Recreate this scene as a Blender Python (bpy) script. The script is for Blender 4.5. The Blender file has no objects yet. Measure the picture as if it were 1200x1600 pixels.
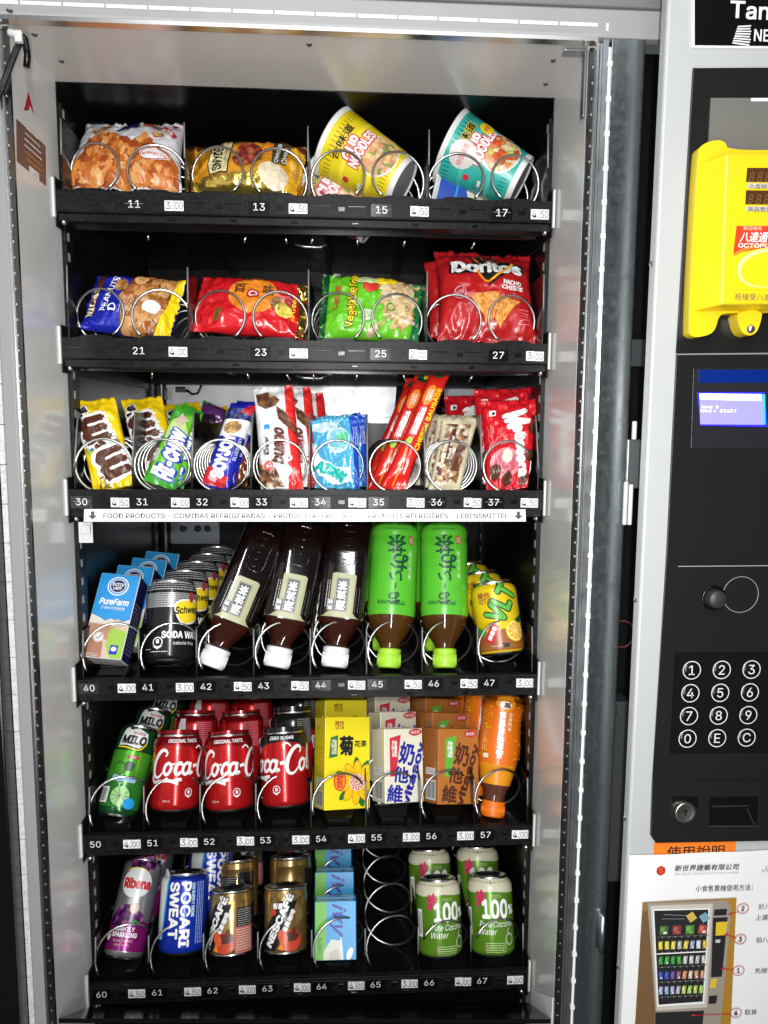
import bpy, math, random
from math import sin, cos, pi, radians, sqrt, floor, atan2
from mathutils import Vector, Matrix, noise
from mathutils.geometry import tessellate_polygon
random.seed(7)
SC = bpy.context.scene
COL = SC.collection

# ------------------------------------------------------------------ camera, world, lamps, exposure
cam = bpy.data.objects.new('camera', bpy.data.cameras.new('camera'))
COL.objects.link(cam)
SC.camera = cam
cam.data.sensor_fit = 'VERTICAL'
cam.data.sensor_height = 32.0
cam.data.lens = 32.0 * 1150 / 1600
cam.data.clip_start = 0.02
cam.data.clip_end = 60
_cl, _cr = ((0.0545, -0.9142, 0.0937), [[0.998375, -0.000365, -0.056988], [-0.056569, 0.114862, -0.991769], [0.006908, 0.993381, 0.114655]])
cam.matrix_world = Matrix.Translation(_cl) @ Matrix(_cr).to_4x4()

w = bpy.data.worlds.new('World')
SC.world = w
w.use_nodes = True
w.node_tree.nodes['Background'].inputs[0].default_value = (0.93, 0.96, 1.0, 1)
w.node_tree.nodes['Background'].inputs[1].default_value = 0.07

def area(name, loc, aim, sx, sy, power, col=(1, 1, 1)):
    l = bpy.data.lights.new(name, 'AREA')
    l.shape = 'RECTANGLE'
    l.size, l.size_y, l.energy, l.color = sx, sy, power, col
    o = bpy.data.objects.new(name, l)
    COL.objects.link(o)
    o.location = loc
    o.rotation_euler = (Vector(aim) - Vector(loc)).to_track_quat('-Z', 'Y').to_euler()
    return o
area('phone_flash', (0.045, -0.925, 0.135), (0.02, 0.0, 0.16), 0.03, 0.03, 4.5, (1.0, 0.98, 0.95))
area('corridor_tube', (0.075, -1.02, 0.05), (0.075, 0.0, 0.05), 0.025, 1.3, 13.0, (0.97, 0.99, 1.0))
area('ceiling_lamp', (0.1, -1.5, 1.55), (0.02, 0.0, 0.0), 1.4, 0.5, 11.5, (0.97, 0.99, 1.0))
area('room_bounce', (-0.9, -1.9, 0.3), (0.02, 0.0, -0.1), 1.2, 1.6, 3.0, (1.0, 0.98, 0.95))
SC.view_settings.view_transform = 'Standard'
SC.view_settings.look = 'None'
SC.view_settings.exposure = 0.0
SC.view_settings.gamma = 1.0
SC.view_settings.use_curve_mapping = False
SC.render.engine = 'CYCLES'
SC.cycles.use_denoising = True
SC.cycles.max_bounces = 6
SC.cycles.sample_clamp_indirect = 4.0

# ------------------------------------------------------------------ materials
_mc = {}
def M(name, rgb=None, rough=.4, metal=0.0, coat=0.0, bump=None, mottle=None, emit=0.0, trans=0.0, alpha=1.0, rvar=None, spec=.5, streak=0):
    """One procedural Principled material. bump=(scale,strength), mottle=(scale,rgb2,amount)."""
    if name in _mc:
        return _mc[name]
    m = bpy.data.materials.new(name)
    m.use_nodes = True
    nt = m.node_tree
    b = nt.nodes['Principled BSDF']
    b.inputs['Base Color'].default_value = (*rgb, 1)
    b.inputs['Roughness'].default_value = rough
    b.inputs['Metallic'].default_value = metal
    b.inputs['Coat Weight'].default_value = coat
    b.inputs['Specular IOR Level'].default_value = spec
    b.inputs['Coat Roughness'].default_value = 0.08
    if emit:
        b.inputs['Emission Color'].default_value = (*rgb, 1)
        b.inputs['Emission Strength'].default_value = emit
    if trans:
        b.inputs['Transmission Weight'].default_value = trans
        b.inputs['IOR'].default_value = 1.33
    if alpha < 1:
        b.inputs['Alpha'].default_value = alpha
    m.diffuse_color = (*rgb, 1)
    tc = None
    def coords():
        nonlocal tc
        if tc is None:
            tc = nt.nodes.new('ShaderNodeTexCoord')
        return tc.outputs['Object']
    def noise_node(scale, detail=4):
        n = nt.nodes.new('ShaderNodeTexNoise')
        n.inputs['Scale'].default_value = scale
        n.inputs['Detail'].default_value = detail
        nt.links.new(coords(), n.inputs['Vector'])
        return n
    if mottle:
        n = noise_node(mottle[0], 5)
        if streak:
            mp = nt.nodes.new('ShaderNodeMapping')
            mp.inputs['Scale'].default_value = (1, 1, streak)
            nt.links.new(coords(), mp.inputs['Vector'])
            nt.links.new(mp.outputs[0], n.inputs['Vector'])
            n.inputs['Roughness'].default_value = .7
        r = nt.nodes.new('ShaderNodeMapRange')
        r.inputs['From Min'].default_value = .38
        r.inputs['From Max'].default_value = .68
        r.inputs['To Max'].default_value = mottle[2]
        nt.links.new(n.outputs['Fac'], r.inputs['Value'])
        x = nt.nodes.new('ShaderNodeMix')
        x.data_type = 'RGBA'
        x.inputs[6].default_value = (*rgb, 1)
        x.inputs[7].default_value = (*mottle[1], 1)
        nt.links.new(r.outputs['Result'], x.inputs[0])
        nt.links.new(x.outputs[2], b.inputs['Base Color'])
    if rvar:
        n = noise_node(rvar[0], 3)
        r = nt.nodes.new('ShaderNodeMapRange')
        r.inputs['To Min'].default_value = rough - rvar[1]
        r.inputs['To Max'].default_value = rough + rvar[1]
        nt.links.new(n.outputs['Fac'], r.inputs['Value'])
        nt.links.new(r.outputs['Result'], b.inputs['Roughness'])
    if bump:
        n = noise_node(bump[0], 3)
        u = nt.nodes.new('ShaderNodeBump')
        u.inputs['Strength'].default_value = bump[1]
        u.inputs['Distance'].default_value = .002
        nt.links.new(n.outputs['Fac'], u.inputs['Height'])
        nt.links.new(u.outputs['Normal'], b.inputs['Normal'])
    _mc[name] = m
    return m

def PIC(name, cols=None, scale=None, rough=.3, dark=.45, stretch=(1, 1, 1), metal=0.0, smooth=0.0):
    """Printed picture of loose food: Voronoi cells in a few colours with printed edges."""
    if name in _mc:
        return _mc[name]
    m = bpy.data.materials.new(name)
    m.use_nodes = True
    nt = m.node_tree
    b = nt.nodes['Principled BSDF']
    b.inputs['Roughness'].default_value = rough
    b.inputs['Metallic'].default_value = metal
    tc = nt.nodes.new('ShaderNodeTexCoord')
    nz = nt.nodes.new('ShaderNodeTexNoise')
    nz.inputs['Scale'].default_value = scale * .8
    nt.links.new(tc.outputs['Object'], nz.inputs['Vector'])
    mp = nt.nodes.new('ShaderNodeMapping')
    mp.inputs['Scale'].default_value = stretch
    mp.inputs['Rotation'].default_value = (.5, .4, .7)
    ad = nt.nodes.new('ShaderNodeVectorMath')
    ad.operation = 'MULTIPLY_ADD'
    ad.inputs[1].default_value = (.5 / scale,) * 3
    nt.links.new(nz.outputs['Color'], ad.inputs[0])
    nt.links.new(tc.outputs['Object'], ad.inputs[2])
    nt.links.new(ad.outputs[0], mp.inputs['Vector'])
    v = nt.nodes.new('ShaderNodeTexVoronoi')
    v.inputs['Scale'].default_value = scale
    nt.links.new(mp.outputs[0], v.inputs['Vector'])
    sp = nt.nodes.new('ShaderNodeSeparateColor')
    nt.links.new(v.outputs['Color'], sp.inputs[0])
    cr = nt.nodes.new('ShaderNodeValToRGB')
    cr.color_ramp.interpolation = 'LINEAR' if smooth else 'CONSTANT'
    els = cr.color_ramp.elements
    while len(els) < len(cols):
        els.new(.5)
    for i, c in enumerate(cols):
        els[i].position = i / len(cols)
        els[i].color = (*c, 1)
    nt.links.new(sp.outputs[0], cr.inputs[0])
    r = nt.nodes.new('ShaderNodeMapRange')
    r.inputs['From Min'].default_value = .15
    r.inputs['From Max'].default_value = .75
    r.inputs['To Min'].default_value = 1.15
    r.inputs['To Max'].default_value = dark
    nt.links.new(v.outputs['Distance'], r.inputs['Value'])
    mx = nt.nodes.new('ShaderNodeVectorMath')
    mx.operation = 'SCALE'
    nt.links.new(cr.outputs[0], mx.inputs[0])
    nt.links.new(r.outputs['Result'], mx.inputs['Scale'])
    nt.links.new(mx.outputs[0], b.inputs['Base Color'])
    _mc[name] = m
    return m

def ink(name, r=None, g=None, b=None, rough=.32, metal=0.0):
    if r is None:
        return _mc['ink ' + name]
    return M('ink ' + name, (r, g, b), rough, metal)
WHITE = ink('white', .8, .8, .78)
BLACK = ink('black', .012, .012, .014)
RED = ink('red', .62, .02, .025)
YEL = ink('yellow', .85, .62, .01)
ORG = ink('orange', .8, .22, .02)
BLU = ink('blue', .012, .03, .42)
SKY = ink('sky blue', .02, .3, .7)
GRN = ink('green', .03, .3, .03)
LIME = ink('lime', .25, .62, .03)
DGR = ink('dark green', .005, .07, .025)
BRN = ink('brown', .1, .025, .012)
CRM = ink('cream', .72, .66, .48)
GRY = ink('grey', .35, .35, .35)
GOLD = M('ink gold', (.75, .5, .12), .3, .85)
SILV = M('ink silver', (.72, .72, .72), .3, .85)
PINK = ink('pink', .7, .03, .2)
TAN = ink('tan', .5, .25, .09)
NAVY = ink('navy', .01, .012, .09)
PURP = ink('purple', .16, .008, .13)

PLAST = M('black plastic', (.0055, .0055, .006), .36, spec=.14, mottle=(170, (.022, .021, .02), .5), bump=(900, .03), rvar=(40, .08))
GLOSSB = M('gloss black plastic', (.004, .004, .0045), .18, spec=.35)
DARKP = M('dark grey plastic', (.03, .031, .033), .45, bump=(600, .06))
EDGE = M('smoky plastic edge', (.2, .2, .2), .2)
LINER = M('black painted steel', (.004, .0042, .0048), .30, spec=.3, rvar=(9, .06))
STEEL = M('galvanised steel', (.55, .58, .6), .34, 1.0, mottle=(38, (.36, .39, .42), .8), rvar=(60, .08))
DSTEEL = M('weathered galvanised steel', (.46, .50, .515), .24, 1.0, mottle=(120, (.30, .335, .35), .8), rvar=(160, .08), streak=.03)
CHROME = M('polished wire', (.56, .55, .53), .28, 1.0)
ALU = M('bare aluminium', (.78, .78, .77), .25, 1.0)
CABW = M('white enamel', (.68, .68, .66), .22, coat=.25, mottle=(7, (.60, .59, .57), .7), rvar=(16, .07))
CABG = M('grey enamel', (.17, .175, .17), .4, mottle=(14, (.14, .145, .14), .6))
SILVERP = M('silver painted panel', (.50, .51, .51), .42, .15, bump=(1500, .03))
GASK = M('grey rubber gasket', (.62, .62, .60), .6, mottle=(300, (.42, .42, .4), .9))

# ------------------------------------------------------------------ geometry builder
class G:
    def __init__(s):
        s.v, s.f, s.mi, s.sm, s.mats = [], [], [], [], []
    def slot(s, mat):
        if mat not in s.mats:
            s.mats.append(mat)
        return s.mats.index(mat)
    def add(s, vs, fs, mat, smooth=False):
        b = len(s.v)
        k = s.slot(mat)
        s.v += [tuple(p) for p in vs]
        for f in fs:
            s.f.append([i + b for i in f])
            s.mi.append(k)
            s.sm.append(smooth)
        return s
    def box(s, x0, x1, y0, y1, z0, z1, mat):
        v = [(x, y, z) for z in (z0, z1) for y in (y0, y1) for x in (x0, x1)]
        return s.add(v, [(0, 2, 3, 1), (4, 5, 7, 6), (0, 1, 5, 4), (2, 6, 7, 3), (0, 4, 6, 2), (1, 3, 7, 5)], mat)
    def lathe(s, prof, mat, n=40, cap0=False, cap1=False, smooth=True, ell=1.0):
        v, f = [], []
        for r, z in prof:
            for i in range(n):
                a = 2 * pi * i / n
                v.append((r * sin(a), -r * cos(a) * ell, z))
        for j in range(len(prof) - 1):
            for i in range(n):
                k = (i + 1) % n
                f.append((j * n + i, j * n + k, (j + 1) * n + k, (j + 1) * n + i))
        if cap0:
            f.append(tuple(reversed(range(n))))
        if cap1:
            f.append(tuple((len(prof) - 1) * n + i for i in range(n)))
        return s.add(v, f, mat, smooth)
    def tube(s, pts, r, mat, n=8, closed=False):
        pts = [Vector(p) for p in pts]
        v, f = [], []
        up = None
        N = len(pts)
        for i, p in enumerate(pts):
            if closed:
                d = pts[(i + 1) % N] - pts[i - 1]
            else:
                d = pts[min(i + 1, N - 1)] - pts[max(i - 1, 0)]
            d.normalize()
            if up is None:
                up = d.orthogonal().normalized()
            up = (up - d * up.dot(d)).normalized()
            q = d.cross(up)
            rr = r[i] if isinstance(r, (list, tuple)) else r
            for k in range(n):
                a = 2 * pi * k / n
                v.append(p + up * (rr * cos(a)) + q * (rr * sin(a)))
        for i in range(N if closed else N - 1):
            j = (i + 1) % N
            for k in range(n):
                l = (k + 1) % n
                f.append((i * n + k, i * n + l, j * n + l, j * n + k))
        if not closed:
            f.append(tuple(reversed(range(n))))
            f.append(tuple((N - 1) * n + k for k in range(n)))
        return s.add(v, f, mat, True)
    def prism(s, poly, axis, a0, a1, mat):
        """poly in the two other axes (in x,y,z order), pushed from a0 to a1 along axis."""
        n = len(poly)
        def P(p, a):
            return (a, p[0], p[1]) if axis == 'x' else (p[0], a, p[1]) if axis == 'y' else (p[0], p[1], a)
        v = [P(p, a0) for p in poly] + [P(p, a1) for p in poly]
        tris = tessellate_polygon([[Vector((p[0], p[1], 0)) for p in poly]])
        f = [tuple(t) for t in tris] + [tuple(i + n for i in reversed(t)) for t in tris]
        f += [(i, (i + 1) % n, n + (i + 1) % n, n + i) for i in range(n)]
        return s.add(v, f, mat)
    def quadplate(s, c, t, mat):
        """four corners c (TL,TR,BR,BL), thickened by t backwards."""
        c = [Vector(p) for p in c]
        n = (c[1] - c[0]).cross(c[3] - c[0]).normalized()
        if n.y < 0:
            n = -n
        b = [p + n * t for p in c]
        return s.add(c + b, [(0, 3, 2, 1), (4, 5, 6, 7), (0, 1, 5, 4), (1, 2, 6, 5), (2, 3, 7, 6), (3, 0, 4, 7)], mat)

def soft(poly, n=2):
    for _ in range(n):
        q = []
        for i in range(len(poly)):
            a, b = poly[i], poly[(i + 1) % len(poly)]
            q += [(a[0] * .75 + b[0] * .25, a[1] * .75 + b[1] * .25), (a[0] * .25 + b[0] * .75, a[1] * .25 + b[1] * .75)]
        poly = q
    return poly
MW = {}
def link(name, data):
    o = bpy.data.objects.new(name, data)
    COL.objects.link(o)
    return o
def obj(name, g, parent=None, world=False, bevel=0, seg=2, label=None):
    """Link a G as ONE mesh object (in its parent's space, or given in world space)."""
    vs = g.v
    if world and parent is not None:
        inv = MW[parent.name].inverted()
        vs = [tuple(inv @ Vector(p)) for p in vs]
    me = bpy.data.meshes.new(name)
    me.from_pydata(vs, [], g.f)
    for m in g.mats:
        me.materials.append(m)
    me.polygons.foreach_set('material_index', g.mi)
    me.polygons.foreach_set('use_smooth', g.sm)
    import bmesh
    me.update()
    o = link(name, me)
    if parent is not None:
        o.parent = parent
        MW[o.name] = MW[parent.name]
    if bevel:
        b = o.modifiers.new('bevel', 'BEVEL')
        b.width, b.segments, b.limit_method = bevel, seg, 'ANGLE'
        b.angle_limit = radians(40)
    if label:
        o['label'] = label
    return o
def tag(o, label, cat, group=None):
    o['label'], o['category'] = label, cat
    if group:
        o['group'] = group
def thing(name, label, cat, mat=None, group=None):
    o = link(name, None)
    o.empty_display_size = .02
    if mat is None:
        mat = Matrix.Identity(4)
    elif not isinstance(mat, Matrix):
        mat = Matrix.Translation(mat)
    o.matrix_world = mat
    MW[o.name] = mat.copy()
    tag(o, label, cat, group)
    return o
def dup(root, mat, label):
    def cp(o, par):
        c = o.copy()
        COL.objects.link(c)
        c.parent = par
        for ch in o.children:
            cp(ch, c)
        return c
    r = cp(root, None)
    r.matrix_world = mat
    MW[r.name] = mat.copy()
    r['label'] = label
    return r
def moved(root, d):
    return Matrix.Translation(d) @ MW[root.name]
def pose(B, A, spin=0.0):
    A = Vector(A).normalized()
    x = Vector((0, 1, 0)).cross(A).normalized()
    y = A.cross(x)
    m = Matrix((x, y, A)).transposed().to_4x4()
    return Matrix.Translation(B) @ m @ Matrix.Rotation(radians(spin), 4, 'Z')

# ------------------------------------------------------------------ printing: flat lettering and shapes laid onto surfaces
_gc = {}
FONT = None
try:        # the sans face that ships inside Blender, when it can be found
    import os
    FONT = bpy.data.fonts.load(os.path.join(bpy.utils.system_resource('DATAFILES'), 'fonts', 'Inter.woff2'))
except Exception:
    FONT = None
def glyphs(s, bold, shear):
    k = (s, round(bold, 3), round(shear, 2))
    if k not in _gc:
        c = bpy.data.curves.new('lettering', 'FONT')
        c.body, c.size, c.offset, c.shear, c.resolution_u = s, 1.0, bold, shear, 3
        c.fill_mode = 'FRONT'
        if FONT and max(map(ord, s)) < 0x250:
            c.font = FONT
        o = link('lettering', c)
        ev = o.evaluated_get(bpy.context.evaluated_depsgraph_get())
        me = ev.to_mesh()
        me.calc_loop_triangles()
        vs = [(v.co.x, v.co.y) for v in me.vertices]
        ts = [tuple(t.vertices) for t in me.loop_triangles]
        ev.to_mesh_clear()
        bpy.data.objects.remove(o)
        bpy.data.curves.remove(c)
        _gc[k] = (vs, ts)
    return _gc[k]
def T(s, x, y, mat, w=None, h=None, rot=0, bold=0.0, shear=0.0, out=None, outb=.06):
    """Text centred at x,y (mm), fitted to width w and/or height h (mm)."""
    vs, ts = glyphs(s, 0.0, shear)
    if not vs:
        return []
    xs, ys = [p[0] for p in vs], [p[1] for p in vs]
    x0, x1, y0, y1 = min(xs), max(xs), min(ys), max(ys)
    sx = w / (x1 - x0) if w else None
    sy = h / (y1 - y0) if h else None
    sx = sx or sy or .005 / max(y1 - y0, 1e-6) * 1000
    sy = sy or sx
    ca, sa = cos(radians(rot)), sin(radians(rot))
    def tr(p):
        a, b = (p[0] - (x0 + x1) / 2) * sx, (p[1] - (y0 + y1) / 2) * sy
        return (x + a * ca - b * sa, y + a * sa + b * ca)
    r = []
    def copies(rad, n, m):
        for k in range(n):
            a = 2 * pi * (k + .5) / n
            ox, oy = rad * cos(a), rad * sin(a)
            r.append(([tr((p[0] + ox, p[1] + oy)) for p in vs], ts, m, .2))
    if out:
        copies(bold + outb, 10, out)
    if bold > .008:
        copies(bold, 4 if bold < .03 else 6, mat)
    r.append(([tr(p) for p in vs], ts, mat))
    return r
def POLY(pts, mat):
    t = tessellate_polygon([[Vector((p[0], p[1], 0)) for p in pts]])
    return [(list(pts), [tuple(i) for i in t], mat)]
def RECT(x, y, w, h, mat, rot=0):
    ca, sa = cos(radians(rot)), sin(radians(rot))
    c = [(-w / 2, -h / 2), (w / 2, -h / 2), (w / 2, h / 2), (-w / 2, h / 2)]
    return POLY([(x + a * ca - b * sa, y + a * sa + b * ca) for a, b in c], mat)
def ELL(x, y, rx, ry, mat, rot=0, n=26, a0=0, a1=360):
    ca, sa = cos(radians(rot)), sin(radians(rot))
    pts = []
    for i in range(n):
        t = radians(a0 + (a1 - a0) * i / (n if a1 - a0 == 360 else n - 1))
        a, b = rx * cos(t), ry * sin(t)
        pts.append((x + a * ca - b * sa, y + a * sa + b * ca))
    return POLY(pts, mat)
def RING(x, y, rx, ry, wd, mat, rot=0, n=30):
    return STROKE([(x + rx * cos(2 * pi * i / n), y + ry * sin(2 * pi * i / n)) for i in range(n + 1)], wd, mat, sub=1)
def STROKE(pts, wd, mat, sub=4, taper=False, tf=None):
    """Smooth ribbon through pts (Catmull-Rom)."""
    P = [Vector((p[0], p[1])) for p in pts]
    q = []
    for i in range(len(P) - 1):
        a, b, c, d = P[max(i - 1, 0)], P[i], P[i + 1], P[min(i + 2, len(P) - 1)]
        for k in range(sub):
            t = k / sub
            q.append(.5 * ((2 * b) + (c - a) * t + (2 * a - 5 * b + 4 * c - d) * t * t + (3 * b - a - 3 * c + d) * t ** 3))
    q.append(P[-1])
    vs, ts = [], []
    n = len(q)
    for i, p in enumerate(q):
        d = q[min(i + 1, n - 1)] - q[max(i - 1, 0)]
        if d.length < 1e-6:
            d = Vector((1, 0))
        d.normalize()
        wv = wd
        if taper:
            wv = wd * (.3 + .7 * sin(pi * i / (n - 1)))
        o = Vector((-d.y, d.x)) * wv / 2
        vs += [tuple(p + o), tuple(p - o)]
    for i in range(n - 1):
        ts += [(2 * i, 2 * i + 1, 2 * i + 3), (2 * i, 2 * i + 3, 2 * i + 2)]
    return [(vs, ts, mat)]
def XF(items, x=0, y=0, s=1.0, rot=0, sy=None):
    ca, sa = cos(radians(rot)), sin(radians(rot))
    sy = sy or s
    return [([(x + a * s * ca - b * sy * sa, y + a * s * sa + b * sy * ca) for a, b in q[0]],) + tuple(q[1:]) for q in items]
def flat(items):
    """Pieces that do not overlap share one ink layer."""
    return [tuple(q[:3]) + (0,) for q in items[:-1]] + [tuple(items[-1][:3])] if items else items
def LINES(x, y, w, n, dy, mat, rot=0, th=.5, seed=1):
    """Small print: rows of short word-length dashes."""
    rnd = random.Random(seed)
    r = []
    ca, sa = cos(radians(rot)), sin(radians(rot))
    for i in range(n):
        a = -w / 2
        while a < w / 2 - .6:
            l = min(rnd.uniform(1.2, 4.5), w / 2 - a)
            mx, my = a + l / 2, -i * dy
            r += RECT(x + mx * ca - my * sa, y + mx * sa + my * ca, l, th, mat, rot)
            a += l + .7
    return flat(r)
def inside(p, poly):
    r = False
    for i in range(len(poly)):
        a, b = poly[i - 1], poly[i]
        if (a[1] > p[1]) != (b[1] > p[1]) and p[0] < (b[0] - a[0]) * (p[1] - a[1]) / (b[1] - a[1]) + a[0]:
            r = not r
    return r
def SCATTER(poly, cell, cols, kind='shard', seed=1, size=1.0, asp=.62):
    """Printed heap of food: a jittered grid of shards, nuts or sticks in a few printed colours."""
    rnd = random.Random(seed)
    xs, ys = [p[0] for p in poly], [p[1] for p in poly]
    lev = [[], [], []]
    j = 0
    y = min(ys)
    while y < max(ys):
        i = 0
        x = min(xs) + (cell * .5 if j % 2 else 0)
        while x < max(xs):
            p = (x + rnd.uniform(-.3, .3) * cell, y + rnd.uniform(-.3, .3) * cell)
            if inside(p, poly):
                ang = rnd.uniform(0, 180)
                c = cols[int(rnd.random() * len(cols))]
                c2 = cols[int(rnd.random() * len(cols))]
                l = cell * size * rnd.uniform(.8, 1.25)
                L_ = lev[(i + j) % 3]
                if kind == 'shard':
                    pts = [(-.5, -.3 * asp), (-.1, -.55 * asp), (.5, -.35 * asp), (.42, .4 * asp), (.0, .25 * asp), (-.46, .5 * asp)]
                    ca, sa = cos(radians(ang)), sin(radians(ang))
                    q = [(p[0] + l * (a * ca - b * sa), p[1] + l * (a * sa + b * ca)) for a, b in pts]
                    L_ += POLY(q, c)
                    L_ += POLY([q[0], q[1], q[4], q[5]], c2)
                elif kind == 'nut':
                    L_ += ELL(p[0], p[1], l * .52, l * .52 * asp, c, ang, 14)
                    L_ += ELL(p[0] + .08 * l, p[1] + .10 * l, l * .26, l * .22 * asp, c2, ang, 10)
                else:
                    L_ += RECT(p[0], p[1], l * 1.9, l * .34, c, ang * .7 - 20)
            x += cell * .8
            i += 1
        y += cell * .72
        j += 1
    r = []
    for L_ in lev:
        if L_:
            r += [q + (.02,) for q in L_[:-1]] + [L_[-1]]
    return r
def BARCODE(x, y, w, h, rot=0, seed=3):
    rnd = random.Random(seed)
    r = []
    bg_ = RECT(x, y, w, h, WHITE, rot)
    a = -w / 2 + 1
    ca, sa = cos(radians(rot)), sin(radians(rot))
    while a < w / 2 - 1.2:
        l = rnd.choice((.35, .6, .9))
        r += RECT(x + (a + l / 2) * ca, y + (a + l / 2) * sa, l, h * .82, BLACK, rot)
        a += l + rnd.choice((.4, .7, 1.0))
    return bg_ + flat(r)
def subdivide(vs, ts, maxl):
    if not maxl:
        return vs, ts
    vs = list(vs)
    mid = {}
    stack, done = list(ts), []
    m2 = maxl * maxl
    def d2(a, b):
        return (vs[a][0] - vs[b][0]) ** 2 + (vs[a][1] - vs[b][1]) ** 2
    while stack:
        a, b, c = stack.pop()
        e = [(d2(a, b), a, b, c), (d2(b, c), b, c, a), (d2(c, a), c, a, b)]
        l, p, q, r = max(e)
        if l <= m2:
            done.append((a, b, c))
            continue
        k = (min(p, q), max(p, q))
        if k not in mid:
            vs.append(((vs[p][0] + vs[q][0]) / 2, (vs[p][1] + vs[q][1]) / 2))
            mid[k] = len(vs) - 1
        i = mid[k]
        stack += [(p, i, r), (i, q, r)]
    return vs, done
def clipped(vs, ts, c):
    x0, x1, y0, y1 = c
    if all(x0 <= a <= x1 and y0 <= b <= y1 for a, b in vs):
        return vs, ts
    ov, ot = [], []
    for t in ts:
        p = [vs[i] for i in t]
        for k, lim, sg in ((0, x0, 1), (0, x1, -1), (1, y0, 1), (1, y1, -1)):
            q = []
            for i in range(len(p)):
                a, b = p[i - 1], p[i]
                da, db = sg * (a[k] - lim), sg * (b[k] - lim)
                if (da >= 0) != (db >= 0):
                    f = da / (da - db)
                    q.append((a[0] + (b[0] - a[0]) * f, a[1] + (b[1] - a[1]) * f))
                if db >= 0:
                    q.append(b)
            p = q
            if not p:
                break
        if len(p) > 2:
            n = len(ov)
            ov += p
            ot += [(n, n + i, n + i + 1) for i in range(1, len(p) - 1)]
    return ov, ot
def printed(name, surf, items, parent, maxl=None, base=.00025, step=.00005, clip=None, world=False, label=None):
    g = G()
    if maxl is None:
        maxl = surf.maxl
    if isinstance(surf, Grid):
        base, step = max(base, .0006), max(step, .00016)
    h = base
    for vs, ts, mat, *kf in items:
        if clip:
            vs, ts = clipped(vs, ts, clip)
            if not ts:
                continue
        v, t = subdivide(vs, ts, maxl)
        g.add([surf.at(a * .001, b * .001, h) for a, b in v], t, mat, surf.smooth)
        h += step * (kf[0] if kf else 1)
    return obj(name, g, parent, world=world, label=label)
class Plane:
    maxl, smooth = None, False
    def __init__(s, o, ex, ey):
        s.o, s.ex, s.ey = Vector(o), Vector(ex).normalized(), Vector(ey).normalized()
        s.n = s.ex.cross(s.ey).normalized()
    def at(s, u, v, h):
        return s.o + s.ex * u + s.ey * v + s.n * h
class Round:
    maxl, smooth = 3.5, True
    def __init__(s, prof, R):
        s.p, s.R = prof, R
    def r(s, z):
        p = s.p
        for (r0, z0), (r1, z1) in zip(p, p[1:]):
            if z0 <= z <= z1:
                return r0 + (r1 - r0) * (z - z0) / max(z1 - z0, 1e-9)
        return p[0][0] if z < p[0][1] else p[-1][0]
    def at(s, u, v, h):
        a = u / s.R
        r = s.r(v) + h
        return Vector((r * sin(a), -r * cos(a), v))
class Grid:
    maxl, smooth = 2.8, True
    def __init__(s, pts, nrm, W, H):
        s.p, s.n, s.W, s.H = pts, nrm, W, H
        s.nt, s.ns = len(pts) - 1, len(pts[0]) - 1
    def at(s, u, v, h):
        a = min(max(u / s.W + .5, 0), 1) * s.ns
        b = min(max(v / s.H + .5, 0), 1) * s.nt
        i, j = min(int(a), s.ns - 1), min(int(b), s.nt - 1)
        fa, fb = a - i, b - j
        def mixv(q):
            return (q[j][i] * (1 - fa) + q[j][i + 1] * fa) * (1 - fb) + (q[j + 1][i] * (1 - fa) + q[j + 1][i + 1] * fa) * fb
        return mixv(s.p) + mixv(s.n).normalized() * h

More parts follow.
